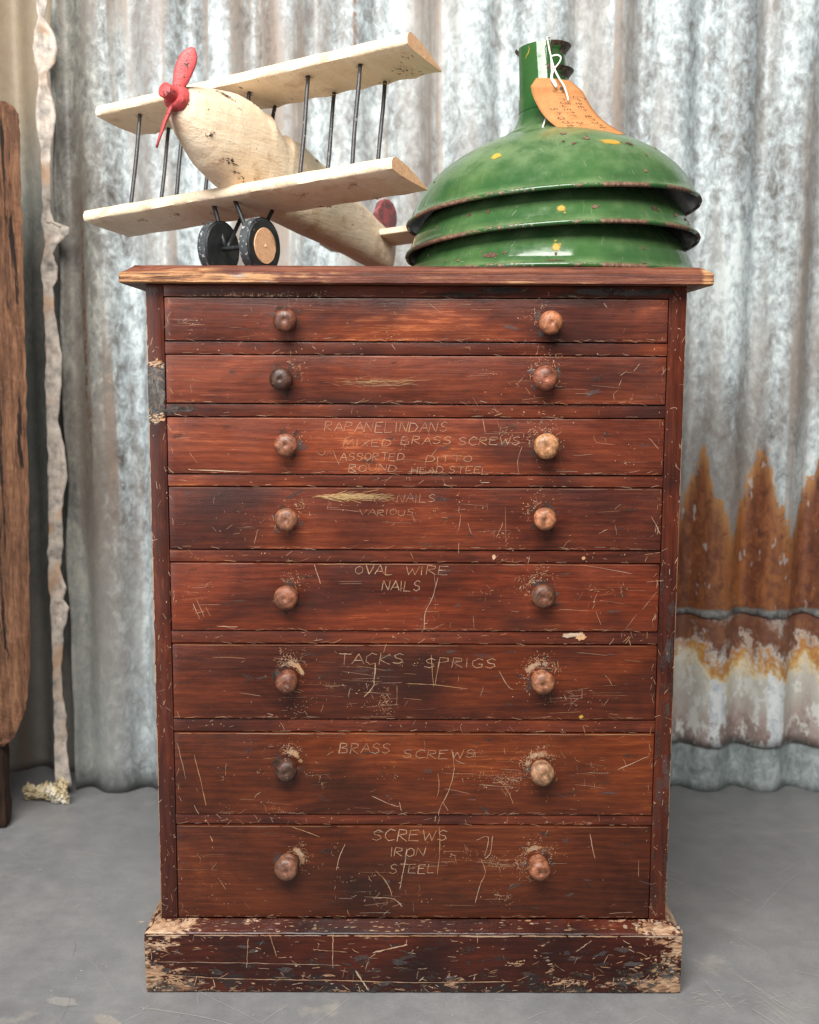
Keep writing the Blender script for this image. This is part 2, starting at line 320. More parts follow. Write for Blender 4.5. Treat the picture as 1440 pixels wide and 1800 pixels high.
M_ZINC_LO = zinc('flaking_zinc', 8.2, 'lower'); M_ZINC_F = zinc('grey_zinc', 2.9, 'foot'); M_ZINC_D = zinc('shaded_zinc', 6.1, 'dark')

def torn():
    g = G('torn_zinc_edge', rough=0.6); v = g.co(); b = g.noise(v, 40, 5, 0.65); a = g.noise(v, 11, 3)
    c = g.ramp(b, [(0.33, (0.24, 0.22, 0.20)), (0.5, (0.50, 0.43, 0.37)), (0.66, (0.66, 0.58, 0.50))])
    c = g.mix(g.lin(a, 0.52, 0.66, 0, 0.75), c, (0.52, 0.31, 0.18))
    g.set('Base Color', c); g.bump(b, 0.5, 0.003); return g.m
M_TORN = torn()
def scrap():
    g = G('flaky_scrap', rough=0.7); v = g.co(); b = g.noise(v, 28, 5, 0.65)
    g.set('Base Color', g.ramp(b, [(0.33, (0.30, 0.22, 0.13)), (0.47, (0.62, 0.52, 0.32)), (0.6, (0.74, 0.70, 0.62))])); g.bump(b, 0.6, 0.006); return g.m
M_SCRAP = scrap()
def rough_timber(name, k):
    g = G(name, rough=0.75, spec=0.3); v = g.co()
    s = g.noise(g.map(v, (80, 80, 6)), 1.0, 7, 0.7, 0.5); f = g.noise(g.map(v, (200, 200, 34)), 1.0, 5, 0.7); b = g.noise(g.map(v, (12, 12, 5)), 1.0, 4)
    c = g.ramp(g.mt('ADD', g.mt('MULTIPLY', s, 0.6), g.mt('MULTIPLY', f, 0.4)), [(0.34, (0.03 * k, 0.014 * k, 0.008 * k)), (0.5, (0.13 * k, 0.058 * k, 0.03 * k)), (0.66, (0.27 * k, 0.135 * k, 0.07 * k))])
    c = g.mix(g.lin(b, 0.55, 0.7, 0, 0.6), c, (0.07 * k, 0.035 * k, 0.02 * k))
    g.set('Base Color', c); c = g.mix(g.lin(g.noise(g.map(v, (34, 34, 1.6), (3, 1, 2)), 1.0, 5, 0.7, 0.4), 0.42, 0.37), c, (0.012 * k, 0.006 * k, 0.004 * k)); g.set('Base Color', c)
    g.bump(g.mt('ADD', s, f), 0.6, 0.008); return g.m
M_TIMBER = rough_timber('rough_brown_timber', 1.05); M_TIMBER_DARK = rough_timber('dark_old_timber', 0.22)

def floor_mat():
    g = G('painted_concrete', spec=0.45); v = g.co()
    a = g.noise(v, 2.6, 6, 0.66, 0.3); b = g.noise(v, 19, 6, 0.7); f = g.noise(v, 260, 4, 0.7)
    t = g.mt('ADD', g.mt('MULTIPLY', a, 0.5), g.mt('ADD', g.mt('MULTIPLY', b, 0.3), g.mt('MULTIPLY', f, 0.2)))
    c = g.ramp(t, [(0.34, (0.14, 0.142, 0.147)), (0.5, (0.20, 0.20, 0.203)), (0.66, (0.28, 0.275, 0.27))])
    c = g.mix(g.lin(g.noise(g.map(v, (1, 1, 1), (5, 2, 0)), 6, 5, 0.6), 0.62, 0.72, 0, 0.35), c, (0.44, 0.39, 0.32))
    c = g.mix(g.lin(g.noise(v, 120, 4, 0.7), 0.64, 0.70, 0, 0.6), c, (0.10, 0.10, 0.10))
    c = g.mix(g.lin(g.noise(g.map(v, (1, 1, 1), (2, 9, 0)), 150, 4, 0.7), 0.66, 0.72, 0, 0.5), c, (0.42, 0.41, 0.39))
    g.set('Base Color', c); g.set('Roughness', g.lin(b, 0.3, 0.7, 0.3, 0.5)); g.bump(f, 0.12, 0.0012); return g.m
M_FLOOR = floor_mat()
def card():
    g = G('brown_card', rough=0.75, spec=0.25); v = g.co(); f = g.noise(v, 900, 3, 0.7); b = g.noise(v, 60, 4)
    g.set('Base Color', g.mix(g.lin(f, 0.4, 0.7), g.mix(g.lin(b, 0.35, 0.7), (0.43, 0.18, 0.062), (0.52, 0.235, 0.088)), (0.36, 0.15, 0.058))); return g.m
M_CARD = card()
def plain(name, c, rough=0.6):
    g = G(name, rough=rough, spec=0.3); g.set('Base Color', g.mix(g.lin(g.noise(g.co(), 300, 3), 0.35, 0.7), c, tuple(q * 0.78 for q in c))); return g.m
M_STRING = plain('white_string', (0.82, 0.79, 0.70), 0.8); M_INK = plain('dark_ink', (0.06, 0.035, 0.025), 0.6)
M_GREYHOLE = plain('dark_hole', (0.05, 0.05, 0.05))

# ------------------------------------------------------------------ mesh helpers
def link(name, me, mat=None, parent=None, mats=None):
    o = bpy.data.objects.new(name, me); COL.objects.link(o)
    if mats:
        for m in mats: me.materials.append(m)
    elif mat and not me.materials: me.materials.append(mat)
    if parent: o.parent = parent
    return o
def pydata(name, v, f, mat=None, parent=None, smooth=False, mats=None, mi=None):
    me = bpy.data.meshes.new(name); me.from_pydata([tuple(q) for q in v], [], f); me.update()
    if smooth: me.polygons.foreach_set('use_smooth', [True] * len(me.polygons))
    if mi: me.polygons.foreach_set('material_index', mi)
    return link(name, me, mat, parent, mats)
def thing(name, label, cat, loc=(0, 0, 0), rz=0, group=None):
    o = bpy.data.objects.new(name, None); COL.objects.link(o); o.location = loc; o.rotation_euler = (0, 0, rz)
    o.empty_display_size = 0.05; tag(o, label, cat, group); return o
def tag(o, label, cat, group=None):
    o['label'] = label; o['category'] = cat
    if group: o['group'] = group
    return o
def fix_normals(o):
    bm = bmesh.new(); bm.from_mesh(o.data); bmesh.ops.recalc_face_normals(bm, faces=bm.faces); bm.to_mesh(o.data); bm.free(); return o
def worn_box(name, lo, hi, mat, parent=None, bev=0.0015, cuts=24, amp=0.0005, seed=0, axis=0):
    """a sawn board: bevelled, cut along its length and knocked a little out of true"""
    bm = bmesh.new(); bmesh.ops.create_cube(bm, size=1.0)
    for v in bm.verts:
        for i in range(3): v.co[i] = lo[i] + (v.co[i] + 0.5) * (hi[i] - lo[i])
    es = [e for e in bm.edges if abs((e.verts[0].co - e.verts[1].co)[axis]) > 1e-6]
    bmesh.ops.subdivide_edges(bm, edges=es, cuts=cuts, use_grid_fill=True)
    sharp = [e for e in bm.edges if len(e.link_faces) == 2 and e.calc_face_angle(0) > 0.8]
    if bev: bmesh.ops.bevel(bm, geom=sharp, offset=bev, segments=2, profile=0.6, affect='EDGES')
    for v in bm.verts:
        n = noise.noise_vector(v.co * 34 + Vector((seed * 7.1, 3, 1))) * 0.6 + noise.noise_vector(v.co * 130 + Vector((1, seed * 3.3, 9))) * 0.4
        v.co += n * amp
    me = bpy.data.meshes.new(name); bm.to_mesh(me); bm.free()
    me.polygons.foreach_set('use_smooth', [True] * len(me.polygons))
    try: me.set_sharp_from_angle(angle=R(38))
    except Exception: pass
    return link(name, me, mat, parent)
def tube(name, pts, r, mat, parent=None, seg=8, closed_ends=True, taper=None):
    v, f = [], []; n = len(pts); pts = [Vector(p) for p in pts]
    up = Vector((0.13, 0.21, 0.97))
    for i, p in enumerate(pts):
        d = (pts[min(i + 1, n - 1)] - pts[max(i - 1, 0)]).normalized()
        s = d.cross(up)
        if s.length < 1e-3: s = d.cross(Vector((1, 0, 0)))
        s.normalize(); t = s.cross(d); rr = r if taper is None else r * taper[i]
        for k in range(seg):
            a = 2 * math.pi * k / seg; v.append(p + s * rr * math.cos(a) + t * rr * math.sin(a))
    for i in range(n - 1):
        for k in range(seg):
            f.append((i * seg + k, i * seg + (k + 1) % seg, (i + 1) * seg + (k + 1) % seg, (i + 1) * seg + k))
    if closed_ends:
        f.append(tuple(range(seg - 1, -1, -1))); f.append(tuple((n - 1) * seg + k for k in range(seg)))
    o = pydata(name, v, f, mat, parent, True)
    return fix_normals(o)
def spline(pts, k=6):
    pts = [Vector(p) for p in pts]; out = []
    for i in range(len(pts) - 1):
        p0, p1, p2, p3 = pts[max(i - 1, 0)], pts[i], pts[i + 1], pts[min(i + 2, len(pts) - 1)]
        for j in range(k):
            t = j / k
            out.append(0.5 * (2 * p1 + (p2 - p0) * t + (2 * p0 - 5 * p1 + 4 * p2 - p3) * t * t + (3 * p1 - p0 - 3 * p2 + p3) * t ** 3))
    out.append(pts[-1]); return out

class Marks:
    """flat worn marks laid on a surface: to3(u, v) gives the surface point"""
    def __init__(s, to3, seed=0, nrm=(0, -1, 0)):
        s.v, s.f, s.e, s.o, s.r, s.k = [], [], [], [], random.Random(seed), 0
        n = Vector(nrm).normalized()
        s.to3 = lambda u, w: Vector(to3(u, w)) + n * ((s.k * 37 % 101) * 0.000004)   # no two marks share a plane
    def stroke(s, pts, w, op=1.0, jit=0.25, taper=True):
        n = len(pts); b = len(s.v); s.k += 1
        for i, (x, y) in enumerate(pts):
            x0, y0 = pts[max(i - 1, 0)]; x1, y1 = pts[min(i + 1, n - 1)]
            dx, dy = x1 - x0, y1 - y0; l = math.hypot(dx, dy) or 1e-9; nx, ny = -dy / l, dx / l
            ww = w * (1 + s.r.uniform(-jit, jit)) * (0.55 if taper and i in (0, n - 1) else 1)
            for k in (-1, 0, 1):
                s.v.append(s.to3(x + nx * ww * k, y + ny * ww * k)); s.e.append(0.0 if k else 1.0); s.o.append(op)
        for i in range(n - 1):
            q = b + i * 3
            s.f += [(q, q + 1, q + 4, q + 3), (q + 1, q + 2, q + 5, q + 4)]
    def scratch(s, x, y, L, ang, w, op=1.0, bend=0.15):
        n = max(3, min(9, int(L / 0.004) + 3)); pts = []; a = ang
        px, py = x - math.cos(ang) * L / 2, y - math.sin(ang) * L / 2
        for i in range(n):
            pts.append((px, py)); a += s.r.uniform(-bend, bend); px += math.cos(a) * L / (n - 1); py += math.sin(a) * L / (n - 1)
        s.stroke(pts, w, op)
    def blob(s, x, y, rx, ry, ang=0.0, op=1.0, n=9, rough=0.35):
        b = len(s.v); ca, sa = math.cos(ang), math.sin(ang); s.k += 1
        s.v.append(s.to3(x, y)); s.e.append(1.0); s.o.append(op)
        for ring, (q, e) in enumerate(((0.55, 0.9), (1.0, 0.0))):
            for k in range(n):
                t = 2 * math.pi * k / n; m = q * (1 + (s.r.uniform(-rough, rough) if ring else 0))
                u, v = math.cos(t) * rx * m, math.sin(t) * ry * m
                s.v.append(s.to3(x + u * ca - v * sa, y + u * sa + v * ca)); s.e.append(e); s.o.append(op)
        for k in range(n):
            k2 = (k + 1) % n
            s.f.append((b, b + 1 + k, b + 1 + k2)); s.f.append((b + 1 + k, b + 1 + n + k, b + 1 + n + k2, b + 1 + k2))
    def build(s, name, mat, parent=None, stuff=True):
        if not s.v: return None
        me = bpy.data.meshes.new(name); me.from_pydata([tuple(q) for q in s.v], [], s.f); me.update()
        for an, dat in (('edge', s.e), ('opacity', s.o)):
            a = me.attributes.new(an, 'FLOAT', 'POINT'); a.data.foreach_set('value', dat)
        o = link(name, me, mat, parent)
        if stuff: o['kind'] = 'stuff'
        return o

# ------------------------------------------------------------------ floor
bm = bmesh.new(); bmesh.ops.create_grid(bm, x_segments=60, y_segments=60, size=4.0)
for v in bm.verts:
    v.co.y -= 0.9; v.co.z = 0.0
me = bpy.data.meshes.new('floor'); bm.to_mesh(me); bm.free()
me.polygons.foreach_set('use_smooth', [True] * len(me.polygons))
floor = link('floor', me, M_FLOOR); floor['kind'] = 'structure'
fm = Marks(lambda u, v: (u, v, 0.0021), 5, (0, 0, 1)); rf = random.Random(12)
for i in range(280):
    x, y = rf.uniform(-0.9, 0.9), rf.uniform(-0.45, 0.45) if i % 3 else rf.uniform(-0.42, -0.1)
    if -0.42 < x < 0.42 and y > -0.025: continue
    L = rf.choice((0.006, 0.012, 0.03, 0.05, 0.09, 0.16)) * rf.uniform(0.6, 1.4)
    fm.scratch(x, y, L, rf.choice((0.15, -0.5, 0.9, 2.4, -1.1)) + rf.gauss(0, 0.3), rf.uniform(0.0003, 0.0008), rf.uniform(0.12, 0.5), 0.06)
for i in range(420):
    x, y = rf.uniform(-0.9, 0.9), rf.uniform(-0.45, 0.7)
    if -0.42 < x < 0.42 and y > -0.05: continue
    fm.blob(x, y, rf.uniform(0.0005, 0.0022), rf.uniform(0.0005, 0.0018), rf.uniform(0, 3), rf.uniform(0.2, 0.8), 7)
for i in range(46):       # scraped pale patch, front right
    x, y = 0.53 + rf.gauss(0, 0.03), -0.12 + rf.gauss(0, 0.05)
    fm.scratch(x, y, rf.uniform(0.03, 0.10), 2.0 + rf.gauss(0, 0.1), rf.uniform(0.0003, 0.0011), rf.uniform(0.2, 0.6), 0.03)
for i in range(70):
    fm.scratch(0.47 + rf.gauss(0, 0.06), -0.035 + rf.gauss(0, 0.014), rf.uniform(0.004, 0.02), rf.uniform(-0.6, 0.6), rf.uniform(0.0003, 0.0006), rf.uniform(0.2, 0.6))
for i in range(9):
    fm.blob(-0.55 + rf.gauss(0, 0.05), -0.13 + rf.gauss(0, 0.04), rf.uniform(0.015, 0.04), rf.uniform(0.006, 0.015), rf.uniform(0, 3), rf.uniform(0.12, 0.3), 12)
fm.build('floor_scratches', M_FLOORMARK, floor)
fh = Marks(lambda u, v: (u, v, 0.0026), 8, (0, 0, 1))
for pts in ([(182, 1756), (181, 1768), (175, 1782), (168, 1796)], [(190, 1656), (193, 1668), (188, 1682)]):
    q = []
    for a, b in pts:
        d = RT * ((a - 720 - 60) / F_PX) - UP * ((b - 900) / F_PX) + FWD; w = CAM + d * (-CAM.z / d.z); q.append((w.x, w.y))
    fh.stroke([(p.x, p.y) for p in spline([(a, b, 0) for a, b in q], 5)], 0.0003, 0.7)
fh.build('floor_hairs', M_GRIME, floor)

# ------------------------------------------------------------------ corrugated wall
WY, PITCHW = 0.775, 0.127
def corr(x, z, ph, amp):
    c = 0.5 + 0.5 * math.cos(2 * math.pi * (x - ph) / PITCHW)          # 1 in the valley (far side)
    return amp * (2 * c ** 1.7 - 1) + 0.004 * noise.noise(Vector((x * 1.1, 3, z * 1.5))) + 0.0015 * noise.noise(Vector((x * 12, 1, z * 9)))
def sheet(name, label, x0, x1, z0, z1, y, ph, mat, amp=0.019, zlow=None, xleft=None, xright=None, group=None):
    nx = int((x1 - x0) / PITCHW * 18) + 1; nz = max(6, int((z1 - z0) / 0.022))
    v, f = [], []
    for side in (0, 1):
        for j in range(nz + 1):
            for i in range(nx + 1):
                t = j / nz; x = x0 + (x1 - x0) * i / nx; z = z0 + (z1 - z0) * t
                if zlow: z += zlow(x) * (1 - t) ** 3
                if xleft: x += xleft(z) * (1 - i / nx) ** 6
                if xright: x += xright(z) * (i / nx) ** 6
                v.append((x, y + corr(x, z, ph, amp) + side * 0.0012, z))
    N = (nx + 1) * (nz + 1)
    for j in range(nz):
        for i in range(nx):
            a = j * (nx + 1) + i
            f.append((a, a + 1, a + nx + 2, a + nx + 1)); f.append((N + a, N + a + nx + 1, N + a + nx + 2, N + a + 1))
    ring = [i for i in range(nx + 1)] + [(j + 1) * (nx + 1) - 1 for j in range(1, nz + 1)] + [nz * (nx + 1) + i for i in range(nx - 1, -1, -1)] + [j * (nx + 1) for j in range(nz - 1, 0, -1)]
    for a, b in zip(ring, ring[1:] + ring[:1]): f.append((b, a, N + a, N + b))
    return tag(pydata(name, v, f, mat, None, True), label, 'metal sheet', 'corrugated sheets of the wall')
VPH = 0.591   # x of a valley (farthest line) on the right-hand sheets
S1 = sheet('corrugated_sheet', 'tall grimy corrugated zinc sheet with a torn pale left edge behind the toy plane', -0.735, 0.277, 0.0, 1.80, WY, VPH - 0.03, M_ZINC_L,
           xright=lambda z: 0.012 * max(0, (z - 1.5)) * 4, xleft=lambda z: 0.01 * noise.noise(Vector((z * 5, 0, 2))))
S2 = sheet('corrugated_sheet', 'pale corrugated zinc sheet with rust spikes along its lower edge at the right', 0.20, 1.15, 0.395, 1.80, WY + 0.004, VPH, M_ZINC_U, zlow=lambda x: 0.003 * math.cos(2 * math.pi * (x - VPH) / PITCHW) + 0.012 * noise.noise(Vector((x * 11, 0, 0))) + 0.006 * noise.noise(Vector((x * 37, 2, 0))))
S3 = sheet('corrugated_sheet', 'flaking rust and white stained corrugated strip low on the right of the wall', 0.20, 1.15, 0.105, 0.50, WY + 0.010, VPH, M_ZINC_LO, zlow=lambda x: 0.006 * noise.noise(Vector((x * 14, 4, 0))))
S4 = sheet('corrugated_sheet', 'plain grey corrugated strip meeting the floor at lower right', 0.20, 1.15, -0.002, 0.20, WY + 0.018, VPH, M_ZINC_F)
S5 = sheet('corrugated_sheet', 'dark set back corrugated sheet between the brown timber and the torn edge', -1.75, -0.62, 0.0, 1.80, WY + 0.13, VPH - 0.05, M_ZINC_D, amp=0.019)
# torn pale lip on the left edge of the first sheet
lip = [(-20, 60, 84), (0, 62, 82), (30, 68, 76), (55, 60, 92), (85, 57, 99), (110, 62, 94), (128, 67, 80), (150, 68, 82), (175, 64, 92), (205, 62, 96), (235, 66, 91), (260, 72, 86), (330, 74, 86), (365, 76, 86), (388, 72, 92), (398, 74, 119), (412, 77, 117), (428, 79, 100), (445, 77, 90), (468, 71, 99), (490, 73, 98), (505, 76, 90), (560, 78, 95), (620, 80, 106), (680, 80, 105), (740, 82, 100), (800, 84, 113), (835, 84, 116), (900, 85, 106), (960, 85, 109), (1000, 84, 103), (1035, 86, 114), (1055, 90, 110), (1070, 87, 119), (1110, 91, 110), (1180, 93, 106), (1225, 94, 108), (1260, 95, 114), (1330, 96, 116), (1391, 99, 125)]
rows = []
for i in range(len(lip) - 1):
    for k in range(6):
        t = k / 6; q = [lip[i][c] + (lip[i + 1][c] - lip[i][c]) * (t * t * (3 - 2 * t)) for c in range(3)]; rows.append(q)
v, f = [], []
for j, (py, a, b) in enumerate(rows):
    A, B = P(a, py, WY - 0.055), P(b, py, WY - 0.055); w = B.x - A.x
    wob = 0.006 * noise.noise(Vector((A.z * 22, 0, 0))) + 0.004 * noise.noise(Vector((A.z * 61, 2, 0)))
    for k in range(9):
        t = k / 8; x = A.x + w * t + 0.003 * noise.noise(Vector((A.z * 40, k, 1)))
        y = WY - 0.05 + 0.010 * (t - 0.5) + wob * 0.2 + 0.004 * abs(noise.noise(Vector((x * 55, 0, A.z * 26)))) - 0.003 * abs(noise.noise(Vector((x * 120, 3, A.z * 70)))) + (0.006 if k in (3, 4, 5) and w > 0.03 else 0)
        v.append((x, y, max(A.z, 0.002)))
for j in range(len(rows) - 1):
    for k in range(8): a = j * 9 + k; f.append((a, a + 9, a + 10, a + 1))
lipo = pydata('torn_edge', v, f, M_TORN, S1, True); md = lipo.modifiers.new('thick', 'SOLIDIFY'); md.thickness = 0.0012

# crumpled scrap at the foot of the wall
def flake(name, x0, x1, z1, y, seed, parent, curl):
    """a torn piece of flaking sheet, creased and curling off the wall"""
    v, f = [], []; N = 16
    for j in range(N + 1):
        for i in range(N + 1):
            u, w = i / N, j / N; ed = noise.noise(Vector((u * 5, seed, w * 3)))
            x = x0 + (x1 - x0) * u + 0.006 * noise.noise(Vector((w * 7, seed, 0)))
            z = 0.002 + z1 * w * (0.75 + 0.35 * noise.noise(Vector((u * 4.2, seed, 0))) + 0.12 * noise.noise(Vector((u * 13, seed, 3))))
            yy = y - curl * math.sin(w * 2.4) * (0.5 + 0.8 * abs(noise.noise(Vector((u * 3.1, seed, 1))))) + 0.018 * abs(noise.noise(Vector((u * 5, seed, w * 5)))) - 0.01 * abs(noise.noise(Vector((u * 12, seed, w * 11))))
            v.append((x, yy, z))
    for j in range(N):
        for i in range(N): a_ = j * (N + 1) + i; f.append((a_, a_ + 1, a_ + N + 2, a_ + N + 1))
    o = pydata(name, v, f, M_SCRAP, parent, False); md = o.modifiers.new('thick', 'SOLIDIFY'); md.thickness = 0.0015
    return o
sc_ = thing('crumpled_scrap', 'crumpled pale yellowish flakes of sheet at the foot of the wall at left', 'scrap', (0, 0, 0))
c1, c2 = P(40, 1390, 0.70), P(124, 1390, 0.70)
flake('flake', c1.x, c1.x + 0.068, 0.05, 0.715, 3.1, sc_, 0.03); flake('flake', c1.x + 0.05, c2.x - 0.028, 0.055, 0.705, 5.2, sc_, 0.024); flake('flake', c2.x - 0.036, c2.x, 0.066, 0.692, 8.7, sc_, 0.02)

# rough timber slab standing at the left edge of the picture
TY = 0.55
ts = thing('timber_slab', 'tall rough brown timber slab with a rounded foot at the left edge', 'timber', (0, 0, 0))
edge = [(8, 176), (22, 186), (31, 200), (34, 240), (36, 300), (38, 380), (40, 450), (42, 560), (44, 640), (46, 700), (46, 760), (49, 860), (50, 960), (51, 1040), (52, 1120), (51, 1180), (46, 1235), (36, 1275), (20, 1300), (4, 1316)]
v, f = [], []; pr = []
for i in range(len(edge) - 1):
    for k in range(6): t = k / 6; pr.append((edge[i][0] + (edge[i + 1][0] - edge[i][0]) * t, edge[i][1] + (edge[i + 1][1] - edge[i][1]) * t))
prof = []
for a, b in pr:
    q = P(a, b, TY); prof.append((q.x + 0.003 * noise.noise(Vector((0, 5, q.z * 38))) + 0.002 * noise.noise(Vector((0, 2, q.z * 110))), q.z))
nz = len(prof); NC = 14
for x1, z in prof:
    x0 = -1.02
    for k in range(NC + 1):
        t = k / NC; x = x0 + (x1 - x0) * t
        y = TY + 0.006 * noise.noise(Vector((x * 30, 0, z * 6))) + 0.004 * noise.noise(Vector((x * 90, 4, z * 22))) + 0.004 * max(0, (t - 0.94)) * 16
        v.append((x, y, z))
    v.append((x1 - 0.055, TY + 0.10, z)); v.append((x0, TY + 0.10, z))
W = NC + 3
for j in range(nz - 1):
    for k in range(W): a, b = j * W + k, j * W + (k + 1) % W; f.append((a, b, b + W, a + W))
f.append(tuple(range(W))); f.append(tuple((nz - 1) * W + k for k in range(W - 1, -1, -1)))
fix_normals(pydata('slab', v, f, M_TIMBER, ts, False))
q = P(19, 1400, TY + 0.01)
foot = worn_box('foot', (-1.02, TY + 0.012, 0.001), (q.x - 0.012, TY + 0.05, prof[-1][1] + 0.03), M_TIMBER_DARK, ts, 0.012, 12, 0.006, 4, 2)

# ------------------------------------------------------------------ chest of drawers
TOPZ = 1.056; DEPTH = 0.58
chest = thing('chest_of_drawers', 'scratched red brown wooden chest of eight drawers with round wooden knobs', 'chest', (0, 0, 0))
# top board: moulded front and side edge, splintered front left corner
prof_t = [(-0.022, 1.0305), (-0.0255, 1.0318), (-0.0258, 1.039), (-0.0256, 1.0452), (-0.0235, 1.0466), (-0.019, 1.0476), (-0.0165, 1.0505), (-0.0125, 1.0536), (-0.007, 1.0556), (0.0, 1.056)]
XL, XR = -0.4055, 0.4045
v, f = [], []; NXT = 260; ncol = len(prof_t) + 5
for i in range(NXT + 1):
    t = i / NXT; x = XL + (XR - XL) * t
    spl = max(0.0, min(1.0, (-0.285 - x) / 0.02)); tip = max(0.0, min(1.0, (-0.33 - x) / 0.075))
    for k, (y, z) in enumerate(prof_t):
        y += 0.0006 * noise.noise(Vector((x * 60, k * 0.7, 1))) + 0.0009 * noise.noise(Vector((x * 14, k * 0.5, 7)))
        z += 0.0005 * noise.noise(Vector((x * 70, 5, k)))
        if spl and k < 9:
            y += spl * (0.0035 + 0.0045 * noise.noise(Vector((x * 9, 0, z * 520))) + 0.003 * noise.noise(Vector((x * 26, 3, z * 1300)))) + tip * max(0, z - 1.038) * 0.45
            if k >= 3: z -= tip * (k - 2) * 0.0006
        e = 0.0
        ex = max(0.0, (x - (XR - 0.004)) / 0.004); el = max(0.0, ((XL + 0.004) - x) / 0.004)
        y += (ex * ex + el * el) * 0.002
        v.append((x, y, z))
    for y, z in ((0.2, TOPZ), (DEPTH, TOPZ), (DEPTH, 1.0305), (0.2, 1.0305), (0.0, 1.0305)): v.append((x, y, z + 0.0004 * noise.noise(Vector((x * 8, y * 9, z)))))
for i in range(NXT):
    for k in range(ncol): a, b = i * ncol + k, i * ncol + (k + 1) % ncol; f.append((a, a + ncol, b + ncol, b))
f.append(tuple(range(ncol))); f.append(tuple(NXT * ncol + k for k in range(ncol - 1, -1, -1)))
# side chamfer: pull the upper part of both ends inward
vv = []
for (x, y, z) in v:
    u = max(0.0, min(1.0, (z - 1.0466) / 0.0094)); inset = 0.017 * u
    x = max(min(x, XR - inset), XL + inset) if u > 0 else x
    vv.append((x, y, z))
top = fix_normals(pydata('top_board', vv, f, M_TOP, chest, True)); top.data.set_sharp_from_angle(angle=R(40))
for s in (-1, 1):
    worn_box('stile', (-0.375 if s < 0 else 0.3502, 0.0, 0.1050), (-0.3502 if s < 0 else 0.375, 0.03, 1.0303), M_STILE, chest, 0.0015, 60, 0.0007, 3 + s, 2)
    worn_box('side_panel', (-0.3735 if s < 0 else 0.355, 0.0302, 0.0), (-0.355 if s < 0 else 0.3735, DEPTH - 0.03, 1.0302), M_STILE, chest, 0.001, 20, 0.0003, 9 + s, 2)
worn_box('back_panel', (-0.37, DEPTH - 0.0298, 0.0), (0.37, DEPTH - 0.015, 1.0301), M_STILE, chest, 0.001, 6, 0.0003, 2, 2)
ZR = [(1.0255, .9646), (.9469, .8785), (.8603, .7793), (.7624, .6718), (.6539, .5539), (.5354, .4230), (.4042, .2787), (.2634, .1188)]
ZR = [(a - 0.012, b - 0.012) for a, b in ZR]
railz = [(1.0302, ZR[0][0])] + [(ZR[i][1], ZR[i + 1][0]) for i in range(7)]
for i, (a, b) in enumerate(railz):
    worn_box('rail', (-0.3499, 0.0008, b + 0.0004), (0.3499, 0.028, a - 0.0004), M_RAIL, chest, 0.0009, 60, 0.0004, 20 + i, 0)
# plinth: front and side boards with a sloping weathered cap
PO = 0.0215; XP = 0.375 + PO - 0.001
for nm, lo, hi, ax in (('plinth_board', (-XP, -PO, 0.0012), (XP, -0.0005, 0.0905), 0),
                       ('plinth_board', (-XP, 0.0, 0.0012), (-0.3738, DEPTH - 0.01, 0.0905), 1), ('plinth_board', (0.3738, 0.0, 0.0012), (XP, DEPTH - 0.01, 0.0905), 1)):
    worn_box(nm, lo, hi, M_PLINTH, chest, 0.003, 60, 0.0011, 40 + ax + lo[0], ax)
def cap(name, a, b, n_in):
    """sloping cap strip from outer edge line a->b; n_in = inward direction"""
    v, f = [], []; N = 60; a, b, n_in = Vector(a), Vector(b), Vector(n_in)
    sec = [(0.0, 0.0907), (0.0, 0.0925), (0.0012, 0.0937), (0.007, 0.0972), (0.0213, 0.1053), (0.0213, 0.0907)]
    d = (b - a).normalized()
    for i in range(N + 1):
        for k, (u, z) in enumerate(sec):
            t = i / N
            mit = 0.0
            p0 = a + d * (u if a_m[name][0] else 0); p1 = b - d * (u if a_m[name][1] else 0)
            p = p0.lerp(p1, t) + n_in * u
            n = noise.noise_vector(p * 60 + Vector((0, 0, z * 100))) * 0.0007
            v.append((p.x + n.x, p.y + n.y, z + n.z))
    m = len(sec)
    for i in range(N):
        for k in range(m): q, r = i * m + k, i * m + (k + 1) % m; f.append((q, r, r + m, q + m))
    f.append(tuple(range(m))); f.append(tuple(N * m + k for k in range(m - 1, -1, -1)))
    return fix_normals(pydata('plinth_cap', v, f, M_PLINTH, chest, False))
a_m = {'f': (True, True), 'l': (True, False), 'r': (True, False)}
cap('f', (-XP + 0.0003, -PO + 0.0003, 0), (XP - 0.0003, -PO + 0.0003, 0), (0, 1, 0))
cap('l', (-XP + 0.0003, -PO + 0.0008, 0), (-XP + 0.0003, DEPTH - 0.01, 0), (1, 0, 0))
cap('r', (XP - 0.0003, -PO + 0.0008, 0), (XP - 0.0003, DEPTH - 0.01, 0), (-1, 0, 0))

# knobs
def lathe(profile, seg):
    v, f = [], []
    for (r, h) in profile:
        for k in range(seg): a = 2 * math.pi * k / seg; v.append((r * math.cos(a), -h, r * math.sin(a)))
    n = len(profile)
    for i in range(n - 1):
        for k in range(seg): f.append((i * seg + k, i * seg + (k + 1) % seg, (i + 1) * seg + (k + 1) % seg, (i + 1) * seg + k))
    f.append(tuple(range(seg))); f.append(tuple((n - 1) * seg + k for k in range(seg - 1, -1, -1)))
    return v, f
kp = [(0.0135, -0.001), (0.0145, 0.002), (0.0143, 0.0045), (0.0118, 0.0072), (0.0108, 0.0092), (0.0128, 0.0112), (0.0158, 0.0148), (0.0171, 0.0188), (0.0168, 0.0228), (0.0148, 0.0268), (0.0112, 0.0292), (0.006, 0.0303), (0.0034, 0.0303), (0.0026, 0.0296), (0.0010, 0.0293)]
kv, kf = lathe(kp, 28)
ko = fix_normals(pydata('knob', kv, kf, M_KNOB, None, True)); KME = ko.data; bpy.data.objects.remove(ko)
